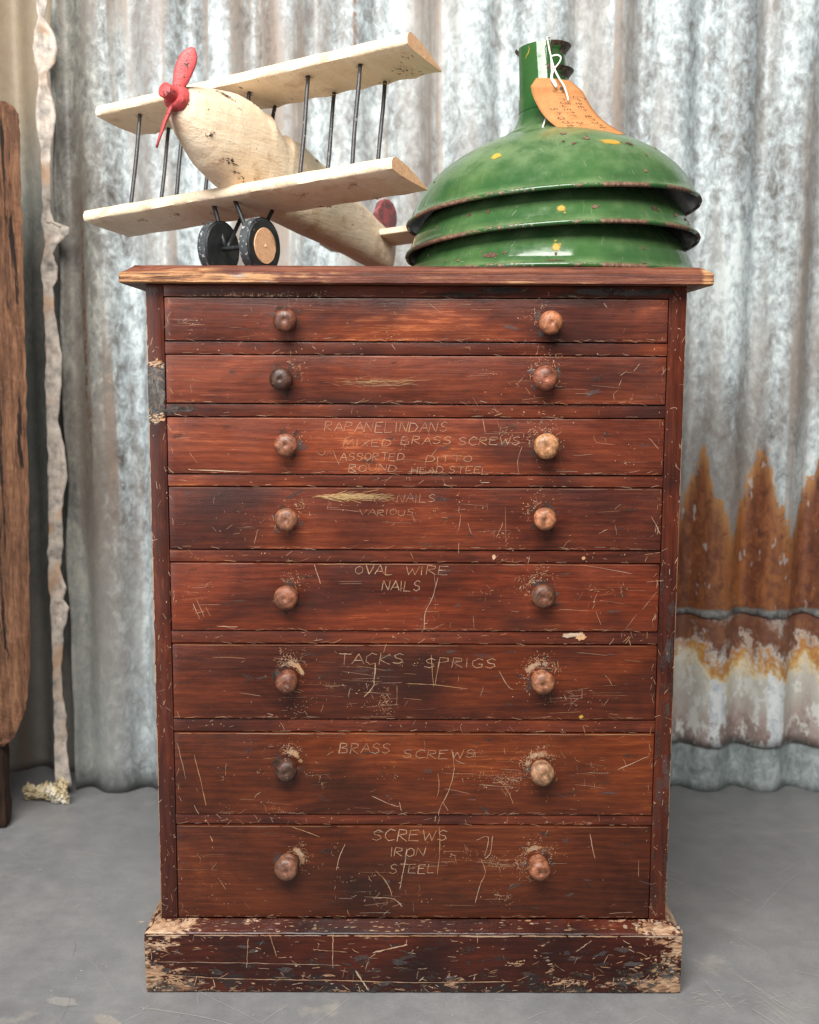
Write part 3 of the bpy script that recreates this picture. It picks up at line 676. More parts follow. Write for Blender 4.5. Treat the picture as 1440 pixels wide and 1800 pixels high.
KX = [(-.1807, .184), (-.1854, .1785), (-.1808, .1803), (-.1819, .1807), (-.1814, .1821), (-.1825, .1821), (-.1854, .1847), (-.1844, .1825)]
KZ = [(.9925, .991), (.9141, .9164), (.8214, .8221), (.7177, .7199), (.6057, .6095), (.4843, .4847), (.3519, .3497), (.2056, .2067)]
KC = [((.10, .042, .025), (.24, .115, .06)), ((.05, .026, .018), (.17, .07, .042)), ((.19, .09, .055), (.34, .21, .115)), ((.19, .10, .062), (.29, .15, .085)),
      ((.15, .068, .04), (.095, .045, .026)), ((.13, .06, .038), (.21, .11, .065)), ((.055, .03, .022), (.22, .15, .095)), ((.15, .085, .06), (.20, .095, .055))]

# ------------------------------------------------------------------ scratched lettering (single-stroke capitals)
FONT = {'A': [[(0, 0), (.3, 1), (.62, 0)], [(.12, .38), (.5, .38)]], 'B': [[(0, 0), (.05, 1), (.4, .95), (.45, .75), (.08, .53), (.5, .42), (.5, .1), (0, 0)]],
        'C': [[(.55, .85), (.3, 1), (.05, .7), (.03, .3), (.25, 0), (.55, .12)]], 'D': [[(0, 0), (.05, 1), (.4, .9), (.58, .5), (.4, .08), (0, 0)]],
        'E': [[(.5, 1), (.02, .97), (0, .02), (.52, 0)], [(.02, .52), (.38, .54)]], 'F': [[(.5, 1), (.02, .97), (0, 0)], [(.02, .52), (.36, .54)]],
        'G': [[(.55, .85), (.3, 1), (.05, .7), (.03, .3), (.25, 0), (.52, .12), (.54, .42), (.32, .42)]], 'H': [[(0, 0), (.03, 1)], [(.5, 1), (.52, 0)], [(0, .5), (.52, .52)]],
        'I': [[(.05, 1), (.08, 0)]], 'K': [[(0, 0), (.03, 1)], [(.5, 1), (.03, .45), (.55, 0)]], 'L': [[(.03, 1), (0, 0), (.5, .03)]],
        'M': [[(0, 0), (.08, 1), (.32, .3), (.56, 1), (.66, 0)]], 'N': [[(0, 0), (.05, 1), (.48, .02), (.55, 1)]], 'O': [[(.3, 1), (.05, .75), (.04, .25), (.28, 0), (.52, .25), (.52, .75), (.3, 1)]],
        'P': [[(0, 0), (.05, 1), (.45, .92), (.48, .62), (.06, .48)]], 'R': [[(0, 0), (.05, 1), (.45, .92), (.46, .64), (.06, .5), (.52, 0)]],
        'S': [[(.5, .85), (.28, 1), (.06, .78), (.14, .56), (.42, .44), (.5, .2), (.26, 0), (.02, .14)]], 'T': [[(0, 1), (.6, .98)], [(.3, 1), (.3, 0)]],
        'U': [[(0, 1), (.04, .25), (.26, 0), (.5, .25), (.52, 1)]], 'V': [[(0, 1), (.27, 0), (.55, 1)]], 'W': [[(0, 1), (.18, 0), (.36, .7), (.54, 0), (.72, 1)]],
        'X': [[(0, 0), (.55, 1)], [(.02, 1), (.52, 0)]]}
def lettering(mk, text, x0, x1, zc, h, w=0.00055, op=0.8, slope=0.0, seed=0, slant=0.12):
    rr = random.Random(seed); adv = [(0.34 if c in ' .' else 0.30 if c == 'I' else 0.86 if c in 'MW' else 0.72) for c in text]; tot = sum(adv); sx = (x1 - x0) / tot
    cx = x0
    for c, a in zip(text, adv):
        for st in FONT.get(c, []):
            k = h * rr.uniform(0.9, 1.08); ox, oz = rr.uniform(-0.0006, 0.0006), rr.uniform(-0.0009, 0.0009)
            pts = []
            for i in range(len(st) - 1):
                (ax, ay), (bx, by) = st[i], st[i + 1]
                for j in range(4): t = j / 4; pts.append((ax + (bx - ax) * t, ay + (by - ay) * t))
            pts.append(st[-1])
            q = [(cx + px * sx * 1.05 + py * h * slant + ox + rr.uniform(-.0003, .0003), zc + slope * (cx - x0) + (py - 0.5) * k + oz + rr.uniform(-.0003, .0003)) for px, py in pts]
            ns = max(2, len(q) // 4)
            for a_ in range(0, len(q) - 1, ns):      # pressure varies along each stroke
                mk.stroke(q[a_:a_ + ns + 1], w * rr.uniform(0.75, 1.35), op * rr.uniform(0.7, 1.15), .3, False)
            if rr.random() < 0.35: mk.stroke([(a_ + rr.uniform(.0003, .0009), b_ + rr.uniform(-.0006, .0006)) for a_, b_ in q], w * 0.7, op * 0.6)
        cx += a * sx
def fx(px, py): q = P(px, py, 0.0); return q.x, q.z
WORDS = {2: [('RAPANELINDANS', 570, 790, 750, 17), ('MIXED', 603, 690, 778, 13), ('BRASS SCREWS', 705, 918, 774, 14), ('ASSORTED', 598, 712, 802, 13), ('DITTO', 748, 832, 806, 11), ('ROUND', 612, 700, 822, 13), ('HEAD STEEL', 722, 862, 826, 12)],
         3: [('NAILS', 698, 768, 875, 15), ('VARIOUS', 632, 730, 900, 11)], 4: [('OVAL', 624, 694, 1001, 16), ('WIRE', 713, 792, 1002, 17), ('NAILS', 671, 742, 1029, 18)],
         5: [('TACKS', 594, 714, 1157, 21), ('SPRIGS', 746, 876, 1164, 18)], 6: [('BRASS', 596, 690, 1314, 20), ('SCREWS', 708, 838, 1324, 16)], 7: [('SCREWS', 653, 790, 1466, 22), ('IRON', 685, 750, 1496, 18), ('STEEL', 685, 768, 1526, 18)]}
# extra scratches seen on the drawers: polylines in photo pixels, width in mm
LINES = {0: [([(1061, 533), (1067, 541)], .9), ([(752, 532), (773, 548)], .5), ([(440, 540), (444, 548)], .5)],
         1: [([(1114, 652), (1124, 640)], .7), ([(1090, 660), (1102, 652)], .7), ([(620, 672), (760, 668)], .5), ([(640, 678), (730, 676)], .5)],
         2: [([(332, 824), (345, 826), (440, 829)], 1.2), ([(335, 796), (348, 815)], .6), ([(586, 792), (597, 818)], .6), ([(917, 785), (910, 810), (912, 832)], .6), ([(848, 735), (853, 760)], .8), ([(664, 790), (692, 791)], .6), ([(1140, 770), (1158, 790)], .5), ([(556, 794), (566, 800), (573, 793)], .5)],
         3: [([(810, 905), (806, 932)], .6), ([(822, 918), (829, 938)], .6), ([(888, 890), (890, 960)], .5), ([(884, 920), (872, 945)], .6), ([(1145, 908), (1160, 938)], .9), ([(1052, 938), (1067, 930)], .7), ([(448, 955), (454, 930)], .6)],
         4: [([(340, 1060), (352, 1088)], .8), ([(346, 1052), (360, 1084)], .7), ([(362, 1066), (370, 1082)], .7), ([(344, 1078), (360, 1074)], .6), ([(382, 1100), (418, 1101)], 1.3), ([(553, 992), (558, 1008), (564, 1026)], .9), ([(770, 1015), (760, 1050), (748, 1075), (746, 1104)], 1.0), ([(1047, 1074), (1056, 1098)], .6), ([(1154, 1040), (1128, 1072)], .5), ([(1100, 1104), (1118, 1080)], .5), ([(832, 1082), (833, 1104)], .5), ([(1020, 992), (1110, 1008)], .6)],
         5: [([(660, 1165), (658, 1195), (655, 1208), (640, 1224)], 1.2), ([(758, 1150), (762, 1206)], .9), ([(773, 1162), (764, 1204)], .9), ([(714, 1201), (764, 1203), (822, 1210)], .8), ([(698, 1204), (698, 1240)], .8), ([(710, 1226), (742, 1230)], .7), ([(877, 1178), (892, 1204), (902, 1212)], .8), ([(1063, 1185), (1076, 1203)], .7), ([(470, 1260), (480, 1256), (470, 1253)], .8)],
         6: [([(796, 1320), (798, 1355), (788, 1390), (774, 1418), (771, 1432)], .9), ([(778, 1408), (788, 1424)], .9), ([(342, 1325), (352, 1365), (363, 1415)], .9), ([(312, 1305), (322, 1345), (327, 1368)], .8), ([(398, 1340), (397, 1362)], .6), ([(872, 1368), (890, 1385), (902, 1412)], .8), ([(654, 1398), (690, 1414), (702, 1416)], .9), ([(702, 1408), (706, 1424)], .9), ([(1085, 1352), (1140, 1328)], 1.4), ([(770, 1358), (772, 1385), (768, 1398)], 1.0), ([(586, 1320), (575, 1326)], .8), ([(342, 1414), (350, 1430)], .9)],
         7: [([(715, 1490), (712, 1515), (706, 1545), (703, 1562)], 1.1), ([(772, 1452), (773, 1490), (769, 1536)], .9), ([(662, 1530), (680, 1550), (690, 1574)], 1.0), ([(655, 1577), (690, 1578), (708, 1592)], 1.9), ([(514, 1452), (545, 1463), (562, 1470)], 1.3), ([(607, 1482), (596, 1508), (592, 1528)], 1.0), ([(837, 1476), (858, 1470), (852, 1504)], .9), ([(866, 1468), (862, 1498), (852, 1508)], 1.4), ([(1037, 1464), (1040, 1484), (1046, 1508)], 1.2), ([(847, 1545), (835, 1585)], 1.0), ([(845, 1508), (853, 1530), (845, 1552)], .9), ([(1122, 1510), (1122, 1540)], .8), ([(386, 1545), (398, 1562)], .8), ([(370, 1468), (375, 1478)], 1.6), ([(1070, 1604), (1112, 1602)], .8)]}
DENS = [55, 70, 90, 130, 130, 230, 260, 270]
for i, (za, zb) in enumerate(ZR):
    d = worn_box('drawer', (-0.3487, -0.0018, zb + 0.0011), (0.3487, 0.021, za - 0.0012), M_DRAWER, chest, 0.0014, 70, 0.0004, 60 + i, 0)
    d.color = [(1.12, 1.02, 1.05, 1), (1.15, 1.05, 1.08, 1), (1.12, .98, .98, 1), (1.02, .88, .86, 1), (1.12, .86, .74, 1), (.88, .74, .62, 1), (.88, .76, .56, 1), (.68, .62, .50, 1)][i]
    for s in (0, 1):
        k = bpy.data.objects.new('knob', KME); COL.objects.link(k); k.parent = d
        k.location = (KX[i][s], -0.0016, KZ[i][s] - 0.012); rk = random.Random(i * 2 + s)
        k.rotation_euler = (R(rk.uniform(-3, 3) - (5 if (i, s) == (7, 0) else 0)), rk.uniform(0, 6), R(rk.uniform(-4, 4))); sc3 = rk.uniform(.93, 1.06); k.scale = (sc3, rk.uniform(.92, 1.1), sc3); k.color = (KC[i][s][0] * 1.12, KC[i][s][1] * 0.84, KC[i][s][2] * 0.70, 1)
    srf = lambda u, w: (u, -0.00255, w)
    mk = Marks(srf, 100 + i); rr = mk.r
    for (t, a, b, yc, h) in WORDS.get(i, []):
        xa, zc = fx(a, yc); xb, _ = fx(b, yc); lettering(mk, t, xa, xb, zc, h * 0.00079, 0.00058 if i > 3 else 0.00048, {2: .6, 3: .45, 4: .68, 5: .6, 6: .52, 7: .78}[i], 0, i * 7 + len(t))
    mk.build('scratched_lettering', M_MARK, d)
    mk = Marks(srf, 200 + i); rr = mk.r
    x0, x1 = -0.344, 0.344
    for pts, w in LINES.get(i, []):
        q = [fx(a, b) for a, b in pts]
        q = [(p.x, p.y) for p in spline([(a, b, 0) for a, b in q], 5)]
        q = [(a + rr.uniform(-.0004, .0004), b + rr.uniform(-.0004, .0004)) for a, b in q]
        mk.stroke(q, w * 0.0005, 0.8, 0.5)
    CL = [(rr.uniform(-.33, .33) if q % 2 else rr.gauss(.05, .12), zb + (za - zb) * rr.uniform(.08, .75), rr.uniform(.006, .032), rr.uniform(.004, .014), rr.random() ** 2) for q in range(13)]
    for n in range(DENS[i]):
        if n % 5:
            cl = rr.choices(CL, [q[4] + .08 for q in CL])[0]; x = max(x0, min(x1, rr.gauss(cl[0], cl[2]))); z = max(zb + .004, min(za - .005, rr.gauss(cl[1], cl[3])))
        else: x = rr.uniform(x0, x1); z = rr.uniform(zb + .005, za - .005)
        m = rr.random()
        if m < 0.45: mk.scratch(x, z, rr.choice((.003, .005, .007, .012)) * rr.uniform(.6, 1.4), rr.choice((0.1, 0.9, 1.35, -1.2, 2.2)) + rr.gauss(0, .25), rr.uniform(.00015, .00042), rr.uniform(.2, .85), .35)
        elif m < 0.62: mk.scratch(x, z, rr.uniform(.008, .05), rr.gauss(0, .05), rr.uniform(.0002, .0004), rr.uniform(.2, .6), .04)
        else: mk.blob(x, z, rr.uniform(.0004, .0014) * rr.choice((1, 1, 1, 2)), rr.uniform(.0003, .0008), rr.gauss(0.3, .8), rr.uniform(.2, .85), 7, .55)
        if m > 0.93:
            for q in range(6): mk.blob(x + rr.gauss(0, .006), z + rr.gauss(0, .004), rr.uniform(.0004, .0012), rr.uniform(.0003, .0008), rr.uniform(0, 3), rr.uniform(.3, .8), 6)
    for s in (0, 1):     # worn crescent above each knob
        kx, kz = KX[i][s], KZ[i][s] - 0.012; amt = [70, 110, 120, 110, 120, 260, 260, 230][i] * (1.2 if s else 1.0) * (0.4 if s == 0 and i < 4 else 1) * rr.uniform(.35, .85); mu = rr.gauss(0, .35); sp2 = rr.uniform(.7, 1.3)
        for n in range(int(amt)):
            a = rr.gauss(0.85 + mu, 0.5 * sp2) if s == 0 else rr.gauss(1.75 + mu, 0.75 * sp2)
            r_ = 0.0165 + abs(rr.gauss(0, 0.0095 if i > 4 else 0.012))
            mk.blob(kx + math.cos(a) * r_, kz + 0.003 + math.sin(a) * r_, rr.uniform(.0004, .0014) * rr.choice((1, 1, 1.8)), rr.uniform(.0003, .0009), rr.uniform(0, 3), rr.uniform(.15, .75), 7, .55)
            if rr.random() < .12: mk.scratch(kx + math.cos(a) * r_, kz + math.sin(a) * r_, rr.uniform(.003, .009), a + rr.gauss(1.57, .5), rr.uniform(.0002, .0005), rr.uniform(.4, .9))
        if i > 4:
            for n in range(9): a = rr.gauss(0.7 if s == 0 else 2.0, .35); mk.blob(kx + math.cos(a) * .021, kz + .003 + math.sin(a) * .020, rr.uniform(.003, .0065), rr.uniform(.002, .0045), a + 1.57, rr.uniform(.35, .6), 11, .5)
    # rubbed edges: top arris (brightest on the lower drawers) and chips along the bottom and ends
    top_op = [.25, .3, .35, .45, .6, .6, .95, .55][i]
    x = x0
    while x < x1 - 0.01:
        L = rr.uniform(.02, .12); xe = min(x + L, x1)
        n = 8; mk.stroke([(x + (xe - x) * t / n, za - 0.0022 + rr.uniform(-.0003, .0003)) for t in range(n + 1)], rr.uniform(.0002, .0007), top_op * rr.uniform(.3, .95)); x = xe + rr.uniform(0, .02) * (1.2 - top_op)
    for n in range(70):
        mk.scratch(rr.uniform(x0, x1), zb + rr.uniform(.002, .005), rr.uniform(.003, .016), rr.gauss(0, .15), rr.uniform(.00015, .0005), rr.uniform(.1, .6))
        if n % 7 == 0: mk.scratch(rr.choice((x0, x1)) + rr.uniform(-.003, .003), rr.uniform(zb + .005, za - .005), rr.uniform(.003, .012), 1.57 + rr.gauss(0, .4), rr.uniform(.0002, .0006), rr.uniform(.2, .8))
    mk.build('scratches', M_MARK, d)
    gm = Marks(lambda u, w: (u, -0.0024, w), 300 + i); rr = gm.r
    for n in range(int(10 + 4 * i)):
        gm.blob(rr.uniform(x0, x1), rr.uniform(zb + .008, za - .008), rr.uniform(.002, .016), rr.uniform(.001, .004), rr.gauss(0, .2), rr.uniform(.1, .4), 10, .5)
    for s in (0, 1):
        kx, kz = KX[i][s], KZ[i][s] - 0.012
        for n in range(8): a = rr.uniform(0, 6.3); gm.blob(kx + math.cos(a) * .017, kz + math.sin(a) * .017, rr.uniform(.004, .012), rr.uniform(.003, .007), a, rr.uniform(.15, .45), 10, .5)
    gm.build('grime', M_GRIME, d)
# yellow rubbed patches (on drawers four and six)
dr = [o for o in chest.children if o.name.startswith('drawer')]
ym = Marks(lambda u, w: (u, -0.00265, w), 77); rr = ym.r
xa, zc = fx(565, 872); xb, _ = fx(690, 874)
for n in range(170):
    t = rr.betavariate(1.6, 2.2); ym.scratch(xa + (xb - xa) * t + rr.gauss(0, .005), zc + rr.gauss(0, .0022), rr.uniform(.006, .028), rr.gauss(-.03, .06), rr.uniform(.0002, .0006), rr.uniform(.25, .7) * (1.1 - .6 * t))
for n in range(60): ym.scratch(fx(660 + rr.gauss(0, 40), 668)[0], fx(660, 672)[1] + rr.gauss(0, .003), rr.uniform(.006, .03), rr.gauss(0, .06), rr.uniform(.0002, .0005), rr.uniform(.1, .3))
ym.build('yellow_rub', M_YELLOW, dr[3])
ym = Marks(lambda u, w: (u, -0.0026, w), 78); a, b = fx(1021, 1259); ym.blob(a, b, .0045, .0034, .3, 1.0, 12, .2); a, b = fx(1027, 1563); ym.build('yellow_spot', M_OCHRE, dr[5])
# marks on the frame: rails, stiles
fmk = Marks(lambda u, w: (max(-.3743, min(.3743, u)), -0.00085, min(w, 1.029)), 400); rr = fmk.r
for i, (a, b) in enumerate(railz):
    for n in range(16 + 6 * i):
        x, z = rr.uniform(-.345, .345), rr.uniform(b + .002, a - .002)
        if rr.random() < .5: fmk.blob(x, z, rr.uniform(.0005, .002), rr.uniform(.0003, .0011), rr.uniform(0, 3), rr.uniform(.25, .8), 7)
        else: fmk.scratch(x, z, rr.uniform(.003, .014), rr.choice((0, 0, .9, 1.6, 2.2)) + rr.gauss(0, .3), rr.uniform(.0002, .0005), rr.uniform(.3, .9))
    for n in range(22): fmk.scratch(rr.uniform(-.345, .345), b + rr.uniform(.0008, .0022), rr.uniform(.004, .02), rr.gauss(0, .06), rr.uniform(.0002, .0005), rr.uniform(.15, .6))
for n in range(150): fmk.blob(rr.gauss(-.22, .05), railz[0][1] + abs(rr.gauss(0, .003)) + .001, rr.uniform(.0005, .002), rr.uniform(.0004, .001), 0, rr.uniform(.3, .8), 6)
for px, py, rx, ry in ((1000, 1117, .011, .0035), (1021, 1119, .009, .006), (1012, 1115, .014, .003), (868, 979, .003, .004), (1026, 981, .003, .003)):
    a, b = fx(px, py); fmk.blob(a, b, rx, ry, 0, 1.0, 14, .3)
for s in (-1, 1):
    xs = s * .3626
    for n in range(120):
        z = 0.108 + 0.92 * rr.random() ** 1.35; x = xs + rr.uniform(-.0115, .0115)
        if n % 3 == 0: x = xs + rr.choice((-1, 1)) * rr.uniform(.009, .0122)
        if rr.random() < .5: fmk.scratch(x, z, rr.uniform(.003, .012), 1.57 + rr.gauss(0, .7), rr.uniform(.0002, .0006), rr.uniform(.3, .95))
        else: fmk.blob(x, z, rr.uniform(.0003, .0009), rr.uniform(.0005, .0022), rr.gauss(0, .5), rr.uniform(.25, .8), 7)
    z = 0.11      # rubbed outer arris
    while z < 1.02:
        L = rr.uniform(.02, .09); ze = min(z + L, 1.027); op = (.95 if s < 0 else .55) * rr.uniform(.6, 1)
        if s > 0 or not (.80 < z < .9): fmk.stroke([(s * (.3744 - rr.uniform(0, .0004)), z + (ze - z) * t / 8) for t in range(9)], (.0013 if s < 0 else .0009) * rr.uniform(.6, 1.2), op)
        z = ze + rr.uniform(0, .012)
fmk.build('frame_scratches', M_MARK, chest)
fmk2 = Marks(lambda u, w: (max(-.3738, min(-.3508, u)), -0.0013, w), 412)
gmk = Marks(lambda u, w: (max(-.3738, min(.3742, u)), -0.0007, min(w, 1.029)), 410); rr = gmk.r
gy = Marks(lambda u, w: (max(-.3738, min(-.3508, u)), -0.00075, w), 411)
for n in range(80):
    px, py = rr.uniform(262, 287), rr.uniform(645, 735); a, b = fx(px, py); gy.blob(a, b, rr.uniform(.003, .008), rr.uniform(.006, .014), rr.gauss(0, .2), rr.uniform(.5, .9), 10, .4)
for n in range(50):
    a, b = fx(rr.uniform(262, 288), rr.choice((638, 736)) + rr.gauss(0, 4)); fmk2.blob(a, b, rr.uniform(.001, .004), rr.uniform(.0008, .002), rr.gauss(0, .4), rr.uniform(.4, .9), 8, .5)
for n in range(40):
    a, b = fx(rr.uniform(262, 288), rr.uniform(645, 735)); fmk2.scratch(a, b, rr.uniform(.003, .01), 1.57 + rr.gauss(0, .8), rr.uniform(.0002, .0004), rr.uniform(.3, .7))
gy.build('grey_patch', M_GREYWEAR, chest)
fmk2.build('pale_scrapes', M_MARK, chest)
for n in range(14): a, b = fx(300 + rr.uniform(0, 40), 720 + rr.gauss(0, 4)); gmk.blob(a, b, rr.uniform(.006, .014), rr.uniform(.002, .004), 0, rr.uniform(.3, .6), 10, .4)
for n in range(26): gmk.blob(.3626 + rr.uniform(-.01, .01), rr.uniform(.12, .62), rr.uniform(.002, .007), rr.uniform(.008, .03), 0, rr.uniform(.15, .45), 10, .4)
for n in range(14): gmk.blob(rr.uniform(.05, .35), railz[0][1] + rr.uniform(.003, .012), rr.uniform(.02, .05), rr.uniform(.003, .006), 0, rr.uniform(.3, .6), 10, .4)
gmk.build('frame_grime', M_GRIME, chest)
# plinth marks: scuffs, bare corners, long cracks, grey dirt
pmk = Marks(lambda u, w: (max(-.394, min(.394, u)), -PO - 0.0014, max(w, .003)), 420); rr = pmk.r
for n in range(260):
    x, z = rr.uniform(-.39, .39), .004 + .084 * rr.random() ** 1.5; m = rr.random()
    if m < .5: pmk.scratch(x, z, rr.uniform(.003, .018), rr.choice((0, .1, .5, 1.5, 2.6)) + rr.gauss(0, .2), rr.uniform(.0003, .0008), rr.uniform(.3, .95), .2)
    else: pmk.blob(x, z, rr.uniform(.0006, .003) * rr.choice((1, 1, 2)), rr.uniform(.0004, .0013), rr.gauss(0, .4), rr.uniform(.25, .85), 9, .6)
for s, n_ in ((-1, 50), (1, 70)):
    for n in range(n_):
        x = s * (.3935 - abs(rr.gauss(0, .028 if s > 0 else .02))); z = .004 + .082 * rr.random() ** 1.3
        pmk.blob(x, z, rr.uniform(.001, .006), rr.uniform(.0006, .0026), rr.gauss(0, .25), rr.uniform(.35, .85), 9, .5)
for px, py, rx, ry, c in ((308, 1722, .020, .012, 60), (1130, 1723, .04, .005, 50), (1000, 1727, .03, .005, 40), (905, 1692, .02, .005, 20), (968, 1700, .005, .014, 16)):
    q = P(px, py, -PO)
    for n in range(c): pmk.blob(q.x + rr.gauss(0, rx * .5), max(.003, min(.089, q.z + rr.gauss(0, ry * .5))), rr.uniform(.001, .004), rr.uniform(.0004, .0016), rr.gauss(0, .2), rr.uniform(.4, .9), 9, .5)
for pts, w in (([(270, 1690), (450, 1692), (600, 1696)], .7), ([(280, 1712), (420, 1720), (560, 1722), (730, 1726), (900, 1724)], 1.0), ([(586, 1640), (585, 1700)], 1.4), ([(474, 1640), (486, 1680)], 1.0), ([(655, 1674), (716, 1660)], 1.8), ([(437, 1648), (434, 1700)], .7), ([(1012, 1672), (1040, 1652)], 1.2), ([(550, 1668), (610, 1673)], .9), ([(625, 1705), (648, 1740)], 2.0)):
    q = [P(a, b, -PO) for a, b in pts]; q = [(p.x, p.y) for p in spline([(a.x, a.z, 0) for a in q], 12)]
    pmk.stroke([(a + rr.uniform(-.0006, .0006), b + rr.uniform(-.0005, .0005)) for a, b in q], w * .0006, .85, .6)
x = -.392
while x < .39:
    L = rr.uniform(.02, .1); xe = min(x + L, .393); pmk.stroke([(x + (xe - x) * t / 8, .0905 + rr.uniform(-.0004, .0006)) for t in range(9)], rr.uniform(.0008, .0016), rr.uniform(.6, 1)); x = xe + rr.uniform(0, .01)
pmk.build('plinth_scuffs', M_MARK, chest)
cpm = Marks(lambda u, w: (u, -PO + 0.0012 + w * .0197 - .0009, 0.0939 + w * .0113 + .0006), 430, (0, -.5, .86)); rr = cpm.r
for n in range(150): cpm.blob(rr.uniform(-.375, .375), rr.uniform(.05, .95), rr.uniform(.001, .006), rr.uniform(.02, .07), rr.gauss(0, .02), rr.uniform(.15, .6), 8, .5)
for n in range(60): cpm.blob(rr.choice((-.36, .36)) + rr.gauss(0, .018), rr.uniform(.05, .9), rr.uniform(.001, .006), rr.uniform(.04, .16), 0, rr.uniform(.3, .8), 8, .5)
cpm.build('plinth_cap_scuffs', M_MARK, chest)
pgm = Marks(lambda u, w: (max(-.394, min(.394, u)), -PO - 0.0012, max(w, .003)), 440); rr = pgm.r
for n in range(110): pgm.blob(rr.uniform(-.39, .39), .004 + .07 * rr.random() ** 1.6, rr.uniform(.003, .016), rr.uniform(.0015, .006), rr.gauss(0, .2), rr.uniform(.2, .6), 10, .5)
for n in range(34): pgm.blob(rr.uniform(.3, .392), rr.gauss(.028, .012), rr.uniform(.004, .014), rr.uniform(.002, .006), 0, rr.uniform(.4, .8), 10, .5)
for n in range(30): pgm.blob(-.39 + abs(rr.gauss(0, .03)), abs(rr.gauss(.004, .014)) + .004, rr.uniform(.003, .01), rr.uniform(.002, .006), 0, rr.uniform(.3, .7), 10, .5)
pgm.build('plinth_grime', M_GRIME, chest)

# ------------------------------------------------------------------ wooden toy biplane
PSI, TH, PH = R(29.412), R(12.647), R(3.225)
plane = thing('toy_biplane', 'cream painted wooden toy biplane with red propeller and black wheels on the chest', 'toy plane', (-0.2852, 0.1307, TOPZ), -PSI)
OZ = 0.1210
def T(l):
    x, y, z = l
    x, z = x * math.cos(TH) - z * math.sin(TH), x * math.sin(TH) + z * math.cos(TH)     # nose up
    y, z = y * math.cos(PH) - z * math.sin(PH), y * math.sin(PH) + z * math.cos(PH)     # slight bank
    return Vector((y, -x, z + OZ))
def wing(name, y0, y1, xle, zc, chord, scallop, seed):
    sec = [(-1.0, 0.0), (-0.8, -0.002), (-0.5, -0.006), (-0.2, -0.0085), (-0.05, -0.0082), (-0.022, -0.0072), (-0.006, -0.0035), (0.0, 0.001), (-0.02, 0.0075), (-0.07, 0.0112), (-0.16, 0.0122), (-0.4, 0.0115), (-0.7, 0.0075), (-0.93, 0.003)]
    N = 90; v, f, mi = [], [], []; m = len(sec)
    for i in range(N + 1):
        y = y0 + (y1 - y0) * i / N
        te = scallop * (abs(math.sin(y * 62 + 1.2 * noise.noise(Vector((y * 9, seed, 0)))))) + 0.002 * noise.noise(Vector((y * 30, seed, 2)))
        for k, (x, z) in enumerate(sec):
            X = xle + x * (chord - te * (1 if x < -0.75 else 0)); n = noise.noise_vector(Vector((y * 26, k * 0.6, seed))) * 0.0011
            v.append(T((X + n.x, y, zc + z + n.z)))
    for i in range(N):
        for k in range(m): a, b = i * m + k, i * m + (k + 1) % m; f.append((a, b, b + m, a + m)); mi.append(0)
    f.append(tuple(range(m - 1, -1, -1))); f.append(tuple(N * m + k for k in range(m))); mi += [1, 1]
    o = fix_normals(pydata(name, v, f, None, plane, True, [M_CREAM, M_ENDGRAIN], mi)); o.data.set_sharp_from_angle(angle=R(50))
    return o
LW = wing('wing', -0.288, 0.288, 0.0, 0.0, 0.106, 0.0015, 1.0); UW = wing('wing', -0.287, 0.297, -0.004, 0.178, 0.106, 0.006, 4.0)
LW['label'] = 'lower wing with wheel struts'; UW['label'] = 'upper wing with a scalloped trailing edge'
# fuselage: carved body, blunt oval nose, cockpit notch, tapering to the tail
FS = [(0.113, 0.068, 0.106, 0.020), (0.106, 0.059, 0.112, 0.025), (0.09, 0.045, 0.119, 0.031), (0.07, 0.031, 0.126, 0.035), (0.045, 0.017, 0.136, 0.038), (0.02, 0.010, 0.144, 0.040), (0.0, 0.006, 0.150, 0.040), (-0.035, 0.002, 0.153, 0.040), (-0.065, -0.002, 0.148, 0.039), (-0.09, -0.003, 0.134, 0.038), (-0.106, 0.0, 0.121, 0.037),
      (-0.116, 0.001, 0.122, 0.037), (-0.121, 0.002, 0.137, 0.036), (-0.15, 0.004, 0.139, 0.035), (-0.2, 0.007, 0.134, 0.033), (-0.26, 0.011, 0.126, 0.031), (-0.33, 0.015, 0.115, 0.028), (-0.4, 0.018, 0.104, 0.025), (-0.455, 0.020, 0.096, 0.022), (-0.472, 0.024, 0.092, 0.018)]
v, f = [], []; NS = 28
for i in range(len(FS) - 1):
    pass
fs = []
for i in range(len(FS) - 1):
    for k in range(4): t = k / 4; fs.append([FS[i][c] + (FS[i + 1][c] - FS[i][c]) * t for c in range(4)])
fs.append(list(FS[-1]))
for (x, zl, zh, w) in fs:
    ex = 2.25 if x > -0.06 else 3.0
    for k in range(NS):
        a = 2 * math.pi * k / NS; c, s = math.cos(a), math.sin(a)
        yy = math.copysign(abs(c) ** (2 / ex), c) * w; zz = (zl + zh) / 2 + math.copysign(abs(s) ** (2 / ex), s) * (zh - zl) / 2
        n = noise.noise(Vector((x * 32, yy * 45, zz * 32))) * 0.0016 + noise.noise(Vector((x * 80, yy * 90, zz * 80))) * 0.0007
        v.append(T((x, yy * (1 + n * 12), zz + n)))
for i in range(len(fs) - 1):
    for k in range(NS): a, b = i * NS + k, i * NS + (k + 1) % NS; f.append((a, b, b + NS, a + NS))
f.append(tuple(range(NS))); f.append(tuple((len(fs) - 1) * NS + k for k in range(NS - 1, -1, -1)))
fus = fix_normals(pydata('fuselage', v, f, M_CREAM, plane, True)); fus.data.set_sharp_from_angle(angle=R(55))
def TV(d): return T(d) - T((0, 0, 0))
